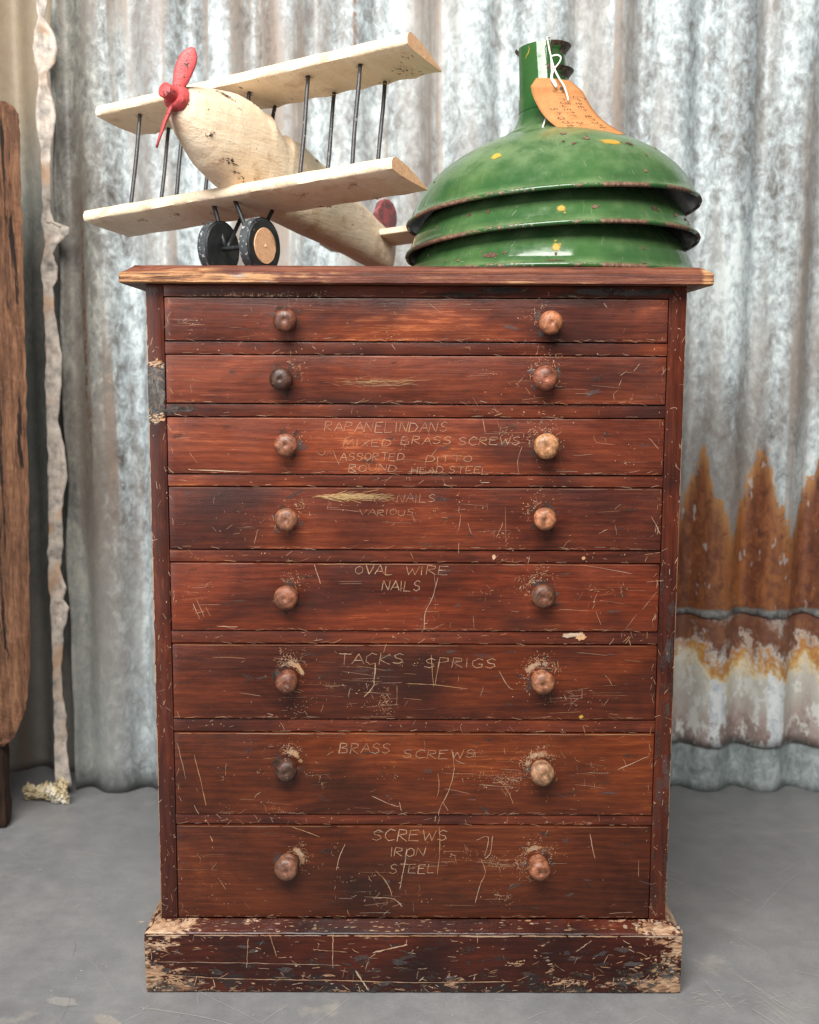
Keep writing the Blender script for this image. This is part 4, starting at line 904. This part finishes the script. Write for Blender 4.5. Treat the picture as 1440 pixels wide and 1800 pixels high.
# dark chips where the paint has come away (laid on the +y flank and nose)
def flank(u, w):
    x, z = u, w; best = min(fs, key=lambda q: abs(q[0] - x)); x_, zl, zh, wd = best
    ex = 2.25 if x > -0.06 else 3.0; s = max(-0.999, min(0.999, (z - (zl + zh) / 2) / ((zh - zl) / 2)))
    return T((x, wd * (1 - abs(s) ** ex) ** (1 / ex) + 0.0012, z))
cm = Marks(flank, 501, TV((0, 1, 0))); rr = cm.r
for x, z, rx, rz, n in ((0.045, 0.124, .012, .003, 26), (0.075, 0.05, .004, .003, 8), (0.03, 0.03, .012, .003, 16), (-0.19, 0.12, .01, .002, 10), (0.0, 0.02, .02, .004, 10), (-0.03, 0.144, .01, .002, 8)):
    for k in range(n): cm.blob(x + rr.gauss(0, rx * .6), z + rr.gauss(0, rz * .7), rr.uniform(.0008, .0045), rr.uniform(.0005, .0016), rr.gauss(0, .3), rr.uniform(.5, 1), 8, .5)
for k in range(40): cm.scratch(rr.uniform(-.3, .09), rr.uniform(.03, .11), rr.uniform(.004, .02), rr.gauss(0.5, .8), rr.uniform(.0002, .0004), rr.uniform(.2, .6))
cm.build('dark_chips', M_DARKCHIP, fus)
# struts between the wings
def strut(a, b, r=0.0031, bend=0.0):
    a, b = Vector(a), Vector(b); pts = []
    for i in range(9):
        t = i / 8; q = a.lerp(b, t); q.y += bend * math.sin(math.pi * t) + 0.0006 * math.sin(7 * t + a.y * 40); pts.append(T(q))
    return tube('strut', pts, r, M_ROD, plane, 10, True, [1 + 0.1 * noise.noise(Vector((i * 0.9, a.y * 30, a.x * 20))) for i in range(9)])
for y in (-0.212, -0.118, 0.117, 0.206):
    strut((-0.027, y, 0.005), (-0.029, y, 0.171)); strut((-0.088, y + 0.004, 0.004), (-0.092, y + 0.004, 0.173))
strut((-0.037, 0.002, 0.145), (-0.037, 0.002, 0.171)); strut((-0.092, 0.006, 0.128), (-0.094, 0.008, 0.173))
# bare plug holes on the underside of the wings
for wo, zc, sp_ in ((LW, -0.0088, [(-0.03, -0.19), (-0.03, -0.12), (-0.035, 0.115), (-0.03, 0.205), (-0.085, 0.13), (-0.085, 0.215), (-0.07, -0.02), (-0.08, -0.1), (-0.05, -0.06)]), (UW, 0.169, [(-0.03, -0.212), (-0.03, 0.117), (-0.03, 0.206), (-0.09, 0.12), (-0.09, 0.21), (-0.037, 0.0), (-0.06, 0.25), (-0.07, 0.26), (-0.08, 0.27)])):
    hm = Marks(lambda u, w, z=zc: T((u, w, z - 0.0006)), 520 + int(zc * 100), (0, 0, -1)); rr = hm.r
    for x, y in sp_:
        for k in range(9): hm.blob(x + rr.gauss(0, .004), y + rr.gauss(0, .006), rr.uniform(.0008, .003), rr.uniform(.0006, .0025), rr.uniform(0, 3), rr.uniform(.4, .95), 8, .5)
    hm.build('wood_chips', M_DARKCHIP, wo)
    hm = Marks(lambda u, w, z=zc: T((u, w, z - 0.0012)), 540 + int(zc * 100), (0, 0, -1)); rr = hm.r
    for x, y in sp_[:6]: hm.blob(x + .001, y + .001, .0028, .0042, .2, 1, 10, .35)
    hm.build('bare_plugs', M_MARK, wo)
# propeller
def loft(name, path, secs, mat, parent):
    """path points with (side, thick) vectors per point -> closed flattened body"""
    v, f = [], []; m = 12
    for p, s, t in zip(path, secs[0], secs[1]):
        for k in range(m): a = 2 * math.pi * k / m; v.append(p + s * math.cos(a) + t * math.sin(a))
    n = len(path)
    for i in range(n - 1):
        for k in range(m): a, b = i * m + k, i * m + (k + 1) % m; f.append((a, b, b + m, a + m))
    f.append(tuple(range(m))); f.append(tuple((n - 1) * m + k for k in range(m - 1, -1, -1)))
    return fix_normals(pydata(name, v, f, mat, parent, True))
HUB = Vector((0.1225, 0.0032, 0.0887))
prop = None
bd = Vector((0.0, 0.0245, 0.0645)).normalized()
def disc_body(name, c, axis, r, h0, h1, mat, parent, bev=0.0015, seg=24, wob=0.0006):
    a = axis.normalized(); s = a.orthogonal().normalized(); t = a.cross(s); v, f = [], []
    pr = [(r - bev, h0), (r, h0 + bev), (r, h1 - bev), (r - bev, h1)]
    for (q, h) in pr:
        for k in range(seg):
            th = 2 * math.pi * k / seg; p = c + a * h + (s * math.cos(th) + t * math.sin(th)) * q; n = noise.noise_vector(p * 150) * wob; v.append(p + n)
    for i in range(3):
        for k in range(seg): f.append((i * seg + k, i * seg + (k + 1) % seg, (i + 1) * seg + (k + 1) % seg, (i + 1) * seg + k))
    f.append(tuple(range(seg))); f.append(tuple(3 * seg + k for k in range(seg - 1, -1, -1)))
    o = fix_normals(pydata(name, v, f, mat, parent, True)); o.data.set_sharp_from_angle(angle=R(40)); return o
def TV(d): return T(d) - T((0, 0, 0))
FW = TV(Vector((1, 0, 0)))
prop = disc_body('propeller', T(HUB), FW, 0.0185, -0.012, 0.006, M_RED, plane, 0.004, 20, 0.0016)
disc_body('spinner', T(HUB), FW, 0.0108, 0.004, 0.024, M_RED, prop, 0.0015, 16, 0.0012)
for sgn, L in ((1, 0.0715), (-1, 0.074)):
    path, S, Th = [], [], []; perp = Vector((0, bd.z, -bd.y))
    for i in range(15):
        t = i / 14; p = HUB + bd * sgn * (0.006 + (L - 0.006) * t) + Vector((0.002 * math.sin(3 * t), 0, 0))
        w = 0.0135 * (0.55 + 1.0 * math.sin(min(1, t * 1.15 + 0.12) * math.pi * 0.62)) * (1 if t < 0.72 else max(0.12, math.cos((t - 0.72) / 0.28 * 1.42)) ** 0.8) * (1 if sgn > 0 else 0.92)
        al = R(40) * (-1 if sgn > 0 else 1)
        side = perp * math.cos(al) + Vector((1, 0, 0)) * math.sin(al); thk = Vector((1, 0, 0)) * math.cos(al) - perp * math.sin(al)
        n = 0.0008 * noise.noise(Vector((t * 9, sgn, 0)))
        path.append(T(p + perp * n)); S.append(TV(side * w * 0.62)); Th.append(TV(thk * (0.0042 - 0.0026 * t)))
    loft('blade', path, (S, Th), M_RED, prop)
# undercarriage
def root_pt(x, y, z): q = T((x, y, 0)); return Vector((q.x, q.y, z))
AX, WR = -0.04, 0.041
SPAN = Vector((1, 0, 0))
cR, cL = root_pt(AX, 0.042, WR), root_pt(AX, -0.033, WR); cR.x, cL.x = 0.047, -0.031; cR.y = cL.y = T((AX, 0, -0.07)).y
for c, s in ((cR, 1), (cL, -1)):
    w = disc_body('wheel', c, SPAN, WR, -0.009, 0.009, M_BLACK, plane, 0.003, 40, 0.0007)
    # outer rolling band and the bare disc on the face
    band = []
    v, f = [], []; seg = 40
    for h in (-0.0072, -0.0035, 0.0, 0.0035, 0.0072):
        for k in range(seg): th = 2 * math.pi * k / seg; p = c + Vector((h, (WR + 0.0004) * math.cos(th), (WR + 0.0004) * math.sin(th))); v.append(p + noise.noise_vector(p * 140) * 0.0003)
    for i in range(4):
        for k in range(seg): f.append((i * seg + k, i * seg + (k + 1) % seg, (i + 1) * seg + (k + 1) % seg, (i + 1) * seg + k))
    pydata('tyre', v, f, M_TYRE, w, True)
    hb = disc_body('hub_disc', c, SPAN * s, 0.0262, 0.0085, 0.0103, M_ENDGRAIN, w, 0.0004, 26, 0.0006)
    disc_body('axle_pin', c, SPAN * s, 0.0022, 0.0098, 0.0113, M_CREAM, w, 0.0004, 10, 0.0003)
tube('axle', [cL.lerp(cR, t / 6) for t in range(7)], 0.0036, M_BLACK, plane, 10)
def gear(att, end, r=0.0033):
    a = T(att); tube('gear_strut', [a.lerp(end, t / 6) for t in range(7)], r, M_BLACK, plane, 10)
eL, eR = cL.lerp(cR, 0.17) + Vector((0, 0, 0.001)), cL.lerp(cR, 0.83) + Vector((0, 0, 0.001))
gear((-0.026, -0.040, -0.006), eL); gear((-0.082, -0.030, -0.005), eL + Vector((0.0, 0.004, 0.0))); gear((-0.022, 0.004, -0.007), eR); gear((-0.08, 0.03, -0.005), eR + Vector((0, 0.004, 0)))
# tail: stabiliser, red fin, skid
def slab_body(name, outline, z0, z1, mat, plane_of):
    v, f = [], []; n = len(outline)
    for lvl, (zz, sh) in enumerate(((z0, 0.94), (z0 + 0.001, 1.0), (z1 - 0.001, 1.0), (z1, 0.94))):
        cx_ = sum(q[0] for q in outline) / n; cy_ = sum(q[1] for q in outline) / n
        for (a, b) in outline: v.append(plane_of(cx_ + (a - cx_) * sh, cy_ + (b - cy_) * sh, zz))
    for i in range(3):
        for k in range(n): f.append((i * n + k, i * n + (k + 1) % n, (i + 1) * n + (k + 1) % n, (i + 1) * n + k))
    f.append(tuple(range(n))); f.append(tuple(3 * n + k for k in range(n - 1, -1, -1)))
    return fix_normals(pydata(name, v, f, mat, plane, False))
slab_body('tailplane', [(-0.402, -0.105), (-0.402, 0.105), (-0.412, 0.112), (-0.452, 0.112), (-0.462, 0.1), (-0.462, -0.1), (-0.452, -0.112), (-0.412, -0.112)], 0.068, 0.080, M_CREAM, lambda a, b, z: T((a, b, z)))
out = [(-0.39, 0.098), (-0.40, 0.108), (-0.42, 0.117)] + [(-0.452 + 0.036 * math.cos(t), 0.127 + 0.031 * math.sin(t)) for t in [R(150 - 15 * k) for k in range(0, 0)]] + [(-0.430, 0.142), (-0.442, 0.153), (-0.458, 0.158), (-0.475, 0.156), (-0.488, 0.145), (-0.492, 0.128), (-0.488, 0.110), (-0.478, 0.094), (-0.47, 0.088)]
slab_body('tail_fin', out, -0.0055, 0.0055, M_FIN, lambda a, b, z: T((a, z, b)))
sk = T((-0.455, 0, 0.024)); tube('tail_skid', [sk, sk.lerp(Vector((sk.x, sk.y + 0.005, 0.004)), 0.5), Vector((sk.x, sk.y + 0.008, 0.0042))], 0.004, M_ROD, plane, 8)

# ------------------------------------------------------------------ enamel lampshades
LX, LY = 0.2150, 0.233
PRO = [(0.2258, 0.0035), (0.2292, 0.0015), (0.2307, 0.0048), (0.2296, 0.0082), (0.2262, 0.0098), (0.2236, 0.0125), (0.2208, 0.0185), (0.2160, 0.0300), (0.2090, 0.0425), (0.1985, 0.0565), (0.1850, 0.0700), (0.1690, 0.0828), (0.1500, 0.0950), (0.1280, 0.1062), (0.1050, 0.1160), (0.0850, 0.1228), (0.0735, 0.1264), (0.0705, 0.1290), (0.0685, 0.1318), (0.0600, 0.1358), (0.0535, 0.1420), (0.0478, 0.1520), (0.0440, 0.1650)]
def rev(profile, seg, a0=0.0, a1=2 * math.pi):
    v = []; full = a1 - a0 > 6.28; n = seg if full else seg + 1
    for r, h in profile:
        for k in range(n): a = a0 + (a1 - a0) * k / seg; v.append(Vector((r * math.cos(a), r * math.sin(a), h)))
    f = []
    for i in range(len(profile) - 1):
        for k in range(seg): f.append((i * n + k, i * n + (k + 1) % n, (i + 1) * n + (k + 1) % n, (i + 1) * n + k))
    return v, f, n
def dent(v, seed):
    out = []
    for p in v:
        n = noise.noise_vector(Vector((p.x * 9, p.y * 9, p.z * 12 + seed))) * 0.0011 + noise.noise_vector(Vector((p.x * 34, p.y * 34, p.z * 34 + seed))) * 0.0003
        out.append(p + n)
    return out
def band(name, r0, r1, h0, h1, a0, a1, mat, parent, th=0.0022, bulge=0.0, seg=28, hole=None):
    """curved plate: angles in degrees, 0 = towards the viewer, + = to the right"""
    A0, A1 = R(a0 - 90), R(a1 - 90); v, f = [], []; nh = 7
    for side in (0, 1):
        for j in range(nh + 1):
            t = j / nh; r = r0 + (r1 - r0) * t + bulge * math.sin(math.pi * t) - side * th
            for k in range(seg + 1): a = A0 + (A1 - A0) * k / seg; v.append(Vector((r * math.cos(a), r * math.sin(a), h0 + (h1 - h0) * t)))
    W = seg + 1; N = (nh + 1) * W
    for j in range(nh):
        for k in range(seg):
            a = j * W + k
            if hole and hole[0] <= k < hole[1] and hole[2] <= j < hole[3]: continue
            f.append((a, a + 1, a + W + 1, a + W)); f.append((N + a, N + a + W, N + a + W + 1, N + a + 1))
    ring = list(range(W)) + [(j + 1) * W - 1 for j in range(1, nh + 1)] + [nh * W + k for k in range(seg - 1, -1, -1)] + [j * W for j in range(nh - 1, 0, -1)]
    for a, b in zip(ring, ring[1:] + ring[:1]): f.append((b, a, N + a, N + b))
    o = fix_normals(pydata(name, dent(v, 3), f, mat, parent, True)); o.data.set_sharp_from_angle(angle=R(50)); return o
def shade(label, z, tilt_x, tilt_y, dx, dy, spin, full_neck, seed, spots):
    root = thing('lampshade', label, 'lampshade', (LX + dx, LY + dy, z), 0, 'stack of green lampshades')
    root.rotation_euler = (R(tilt_x), R(tilt_y), 0)
    ou, fo, n = rev(PRO, 112)
    innerp = [(max(0.001, r - 0.0016), h - 0.0012) for r, h in PRO[3:]]; innerp[0] = (0.2252, 0.0045); innerp[1] = (0.2240, 0.0075)
    iv, fi, n = rev(innerp, 112)
    o_ = pydata('shade', dent(ou, seed), fo, M_ENAMEL, root, True)
    pydata('lining', dent(iv, seed), [tuple(reversed(q)) for q in fi], M_INNER, o_, True)
    # nearest profile point for laying chips on the dome: u = angle (deg, 0 = front), v = fraction along the profile
    def on(u, w):
        s = max(0.0, min(len(PRO) - 1.001, w)); i = int(s); t = s - i
        r = PRO[i][0] + (PRO[i + 1][0] - PRO[i][0]) * t; h = PRO[i][1] + (PRO[i + 1][1] - PRO[i][1]) * t; a = R(u - 90)
        p = dent([Vector((r * math.cos(a), r * math.sin(a), h))], seed)[0]; nrm = Vector((math.cos(a) * 0.6, math.sin(a) * 0.6, 0.7))
        return p + nrm * 0.0008
    for matname, mat, lst in (('rust_chips', M_RUSTCHIP, spots[0]), ('ochre_spots', M_OCHRE, spots[1])):
        mk = Marks(on, seed + 3, (0, -.7, .7))
        for (u, w, ru, rw, n_) in lst:
            for k in range(n_):
                q = 0 if k == 0 else 1
                mk.blob(u + q * mk.r.gauss(0, ru * .7), w + q * mk.r.gauss(0, rw * .7), ru * (1 if not q else mk.r.uniform(.2, .5)), rw * (1 if not q else mk.r.uniform(.2, .5)), 0, 1.0 if not q else mk.r.uniform(.5, 1), 14, .22 if matname == 'ochre_spots' else .4)
        mk.build(matname, mat, o_)
    mk = Marks(on, seed + 9, (0, -.7, .7))
    for k in range(70): mk.scratch(mk.r.uniform(-80, 80), mk.r.uniform(5, 15), mk.r.uniform(.4, 2.0), mk.r.uniform(0, 3), mk.r.uniform(.04, .1), mk.r.uniform(.1, .35))
    mk.build('dust_marks', M_DUST, o_)
    if full_neck:
        nk = band('neck', 0.0434, 0.0396, 0.1655, 0.2640, -78, 9, M_ENAMEL, root)
        band('neck_tube', 0.0400, 0.0335, 0.1655, 0.2600, 0, 359.9, M_ENAMEL, root, 0.0018, 0, 60)
        band('top_flange', 0.0338, 0.0440, 0.2440, 0.2630, 9.5, 281, M_RUSTMETAL, root, 0.0018, -0.0028, 60, (1, 7, 2, 5))
        band('clip_flange', 0.0355, 0.0465, 0.2050, 0.2250, 9.5, 139, M_RUSTMETAL, root, 0.0018, -0.0028, 40, (2, 8, 2, 5))
        band('neck_collar', 0.0436, 0.0425, 0.1656, 0.186, 9.3, 281.5, M_ENAMEL, root)
        rn_ = lambda w: 0.0434 - .0038 * (w - .1655) / .0985 + .0009
        mk = Marks(lambda u, w: Vector((rn_(w / 1000) * math.cos(R(u - 90)), rn_(w / 1000) * math.sin(R(u - 90)), w / 1000)), 61)
        mk.stroke([(-40, 259), (-38, 255), (-41, 249), (-46, 245), (-49, 242)], 1.7, 1.0, .3); mk.build('ochre_streak', M_OCHRE, nk)
        mk = Marks(lambda u, w: Vector((rn_(w / 1000) * math.cos(R(u - 90)), rn_(w / 1000) * math.sin(R(u - 90)), w / 1000)), 63)
        for k in range(12): mk.blob(3 + mk.r.gauss(0, 3), 222 + mk.r.gauss(0, 5), mk.r.uniform(.8, 3), mk.r.uniform(.8, 2.5), 0, mk.r.uniform(.5, 1), 9, .5)
        mk.build('rust_spots', M_RUSTCHIP, nk)
    else:
        band('neck', 0.0430, 0.0385, 0.1655, 0.195, 0, 359.9, M_ENAMEL, root, 0.0016, 0, 60)
    return root
RS = random.Random(9)
chips = lambda n, lo, hi: [(RS.uniform(-75, 75), RS.uniform(lo, hi), RS.uniform(.5, 1.1), RS.uniform(.12, .25), RS.randint(2, 6)) for _ in range(n)]
shade('green enamel lampshade lying flat on the chest top, lowest of the stack', TOPZ - 0.0008, 0, 0, 0, 0, 0, False, 11.0, ([(-6, 4.2, 3.5, .4, 8), (-30, 6.2, 3, .35, 7), (28, 4.2, 1.2, .5, 5)] + chips(6, 5, 8), [(-5.5, 6.9, 2.0, .6, 3)]))
shade('green enamel lampshade tilted between two others in the stack', TOPZ + 0.0425, -3.6, -2.8, -0.001, 0, 0, False, 23.0, ([(36, 6.9, 1.8, .28, 9), (49, 6.5, 1.6, .24, 8), (58, 6.3, 1.5, .22, 7), (9.5, 6.7, 1.5, .26, 8), (-31, 7.2, 1.0, .2, 5)] + chips(5, 5, 8), [(-3, 6.6, 2.0, .5, 3)]))
TOPS = shade('green enamel lampshade on top of the stack, its slotted neck carrying a brown tag', TOPZ + 0.0950, -2.6, -3.8, 0.0, 0, 0, True, 37.0, ([(32, 10.3, 2.2, .26, 9), (11, 11.0, 1.9, .25, 8), (1, 12.0, 2.2, .18, 7), (56, 10.6, 2.0, .24, 8), (4, 10.2, 1.3, .16, 5)] + chips(5, 6, 11), [(22, 10.4, 7.0, .55, 2), (-31, 9.7, 3.0, .5, 2)]))

# ------------------------------------------------------------------ brown paper tag with its string
tagt = thing('paper_tag', 'brown card label with handwriting tied by white string to the lampshade neck', 'tag', (0, 0, 0))
YN = LY - 0.062
Lf = [(933, 152, 0), (936, 166, .000), (944, 184, -.004), (956, 203, -.010), (974, 220, -.020), (992, 229, -.030), (1010, 233, -.040)]
Rt = [(1024, 160, 0), (1031, 173, .000), (1039, 187, -.004), (1049, 200, -.010), (1063, 214, -.020), (1081, 226, -.030), (1100, 236.5, -.036)]
rowsT = [[(943, 137, .004), (1003, 142, .004)]] + [[a, b] for a, b in zip(Lf, Rt)]
YT = YN - 0.004
def card_pt(u, w, lift=0.0):
    """u across (0..1), w down the card (0..7)"""
    i = min(int(w), len(rowsT) - 2); t = w - i
    p = []
    for s in (0, 1):
        a, b = rowsT[i][s], rowsT[i + 1][s]
        if i >= 1:
            z0, z3 = rowsT[max(i - 1, 1)][s], rowsT[min(i + 2, len(rowsT) - 1)][s]
            q = [0.5 * (2 * a[c] + (b[c] - z0[c]) * t + (2 * z0[c] - 5 * a[c] + 4 * b[c] - z3[c]) * t * t + (3 * a[c] - z0[c] - 3 * b[c] + z3[c]) * t ** 3) for c in range(3)]
        else: q = [a[c] + (b[c] - a[c]) * t for c in range(3)]
        p.append(P(q[0], q[1], YT + q[2]))
    r = p[0].lerp(p[1], u); r.y -= 0.004 * math.sin(math.pi * u) + lift; return r
v, f = [], []; NU, NW = 12, 42
for j in range(NW + 1):
    for i in range(NU + 1): v.append(card_pt(i / NU, 7 * j / NW))
for j in range(NW):
    for i in range(NU): a = j * (NU + 1) + i; f.append((a, a + 1, a + NU + 2, a + NU + 1))
co_ = pydata('card', v, f, M_CARD, tagt, True); md = co_.modifiers.new('thick', 'SOLIDIFY'); md.thickness = 0.0005; md.offset = 0
hc = card_pt(0.58, 1.0, 0.0012)
ev, ef = [], []
for k in range(14): a = 2 * math.pi * k / 14; ev.append(hc + Vector((0.0024 * math.cos(a), 0, 0.0020 * math.sin(a))))
ef.append(tuple(range(14))); pydata('eyelet', ev, ef, M_GREYHOLE, tagt)
def pxs(l): return spline([P(a, b, YN + c) for a, b, c in l], 7)
SR = 0.00125
tube('string', pxs([(966, 66, .022), (962, 66, .012), (963.5, 74, .012), (966, 88, .011), (968.5, 99, .008), (969.5, 112, .004), (970, 126, -.002), (969, 138, -.007), (973, 146, -.012), (976, 151, -.014), (978, 154, -.012)]), SR, M_STRING, tagt, 7)
tube('string', pxs([(968, 100, .008), (974, 97.5, .003), (981, 97, .001), (986, 101, 0), (984, 109, 0), (977, 118, 0), (972, 127, -.003), (971, 138, -.009), (976, 144, -.014), (979, 152, -.014)]), SR, M_STRING, tagt, 7)
tube('string', pxs([(968.5, 101, .006), (971, 110, .002), (975, 122, -.004), (982, 136, -.012), (991, 150, -.014), (996, 163, -.015), (999.5, 177, -.016)]), SR * 1.15, M_STRING, tagt, 7)
tube('string', pxs([(963, 196, .010), (960, 206, .004), (957, 215, -.004), (953.5, 226, -.016), (953, 232, -.022)]), SR, M_STRING, tagt, 7)
LOW = {'G': [[(.5, .85), (.3, 1), (.05, .6), (.1, .15), (.4, .05), (.5, .4), (.3, .42)]], 'r': [[(0, 0), (.05, .5)], [(.04, .35), (.2, .5), (.34, .46)]], 'e': [[(.05, .25), (.35, .3), (.28, .5), (.06, .38), (.08, .08), (.38, .08)]], 'n': [[(0, 0), (.04, .5)], [(.04, .35), (.22, .5), (.34, .4), (.36, 0)]],
       'a': [[(.34, .45), (.1, .45), (.04, .15), (.2, 0), (.34, .2), (.36, .48), (.4, 0)]], 'm': [[(0, 0), (.03, .5)], [(.03, .4), (.16, .5), (.22, .3), (.23, 0)], [(.23, .36), (.36, .5), (.44, .36), (.46, 0)]], 'l': [[(.05, 1), (.06, .1), (.2, 0)]], 'i': [[(.05, .5), (.07, 0)]], 'd': [[(.32, .42), (.1, .45), (.04, .15), (.2, 0), (.34, .2), (.36, 1), (.4, 0)]],
       'u': [[(0, .5), (.04, .1), (.2, 0), (.34, .15), (.36, .5)], [(.36, .3), (.4, 0)]], 's': [[(.3, .45), (.12, .5), (.08, .34), (.28, .2), (.24, .02), (.02, .04)]], 't': [[(.14, .8), (.14, .08), (.26, 0)], [(0, .52), (.3, .54)]], 'h': [[(.02, 1), (.04, 0)], [(.04, .34), (.22, .5), (.32, .36), (.34, 0)]]}
ink = Marks(lambda u, w: card_pt(u, w, 0.0011), 88); rr = ink.r
for text, u0, w0, w1, h in (('Green enamel', 0.72, 1.85, 6.5, .26), ('industrial', 0.44, 1.9, 5.6, .24), ('shades', 0.20, 3.3, 6.0, .24)):
    st_ = (w1 - w0) / len(text)
    for i, c in enumerate(text):
        for s in LOW.get(c, []):
            pts = []
            for k in range(len(s) - 1):
                for j in range(3): t = j / 3; pts.append((s[k][0] + (s[k + 1][0] - s[k][0]) * t, s[k][1] + (s[k + 1][1] - s[k][1]) * t))
            pts.append(s[-1]); b = len(ink.v)
            ink.stroke([(u0 + py * h, w0 + st_ * (i + px * 1.7)) for px, py in pts], 0.0075, 0.9, .2)
ink.stroke([(.50 + .1 * math.cos(t / 3), 1.45 + .22 * math.sin(t / 3)) for t in range(-3, 10)], .01, .8)
hm = ink.build('handwriting', M_INK, tagt, False)
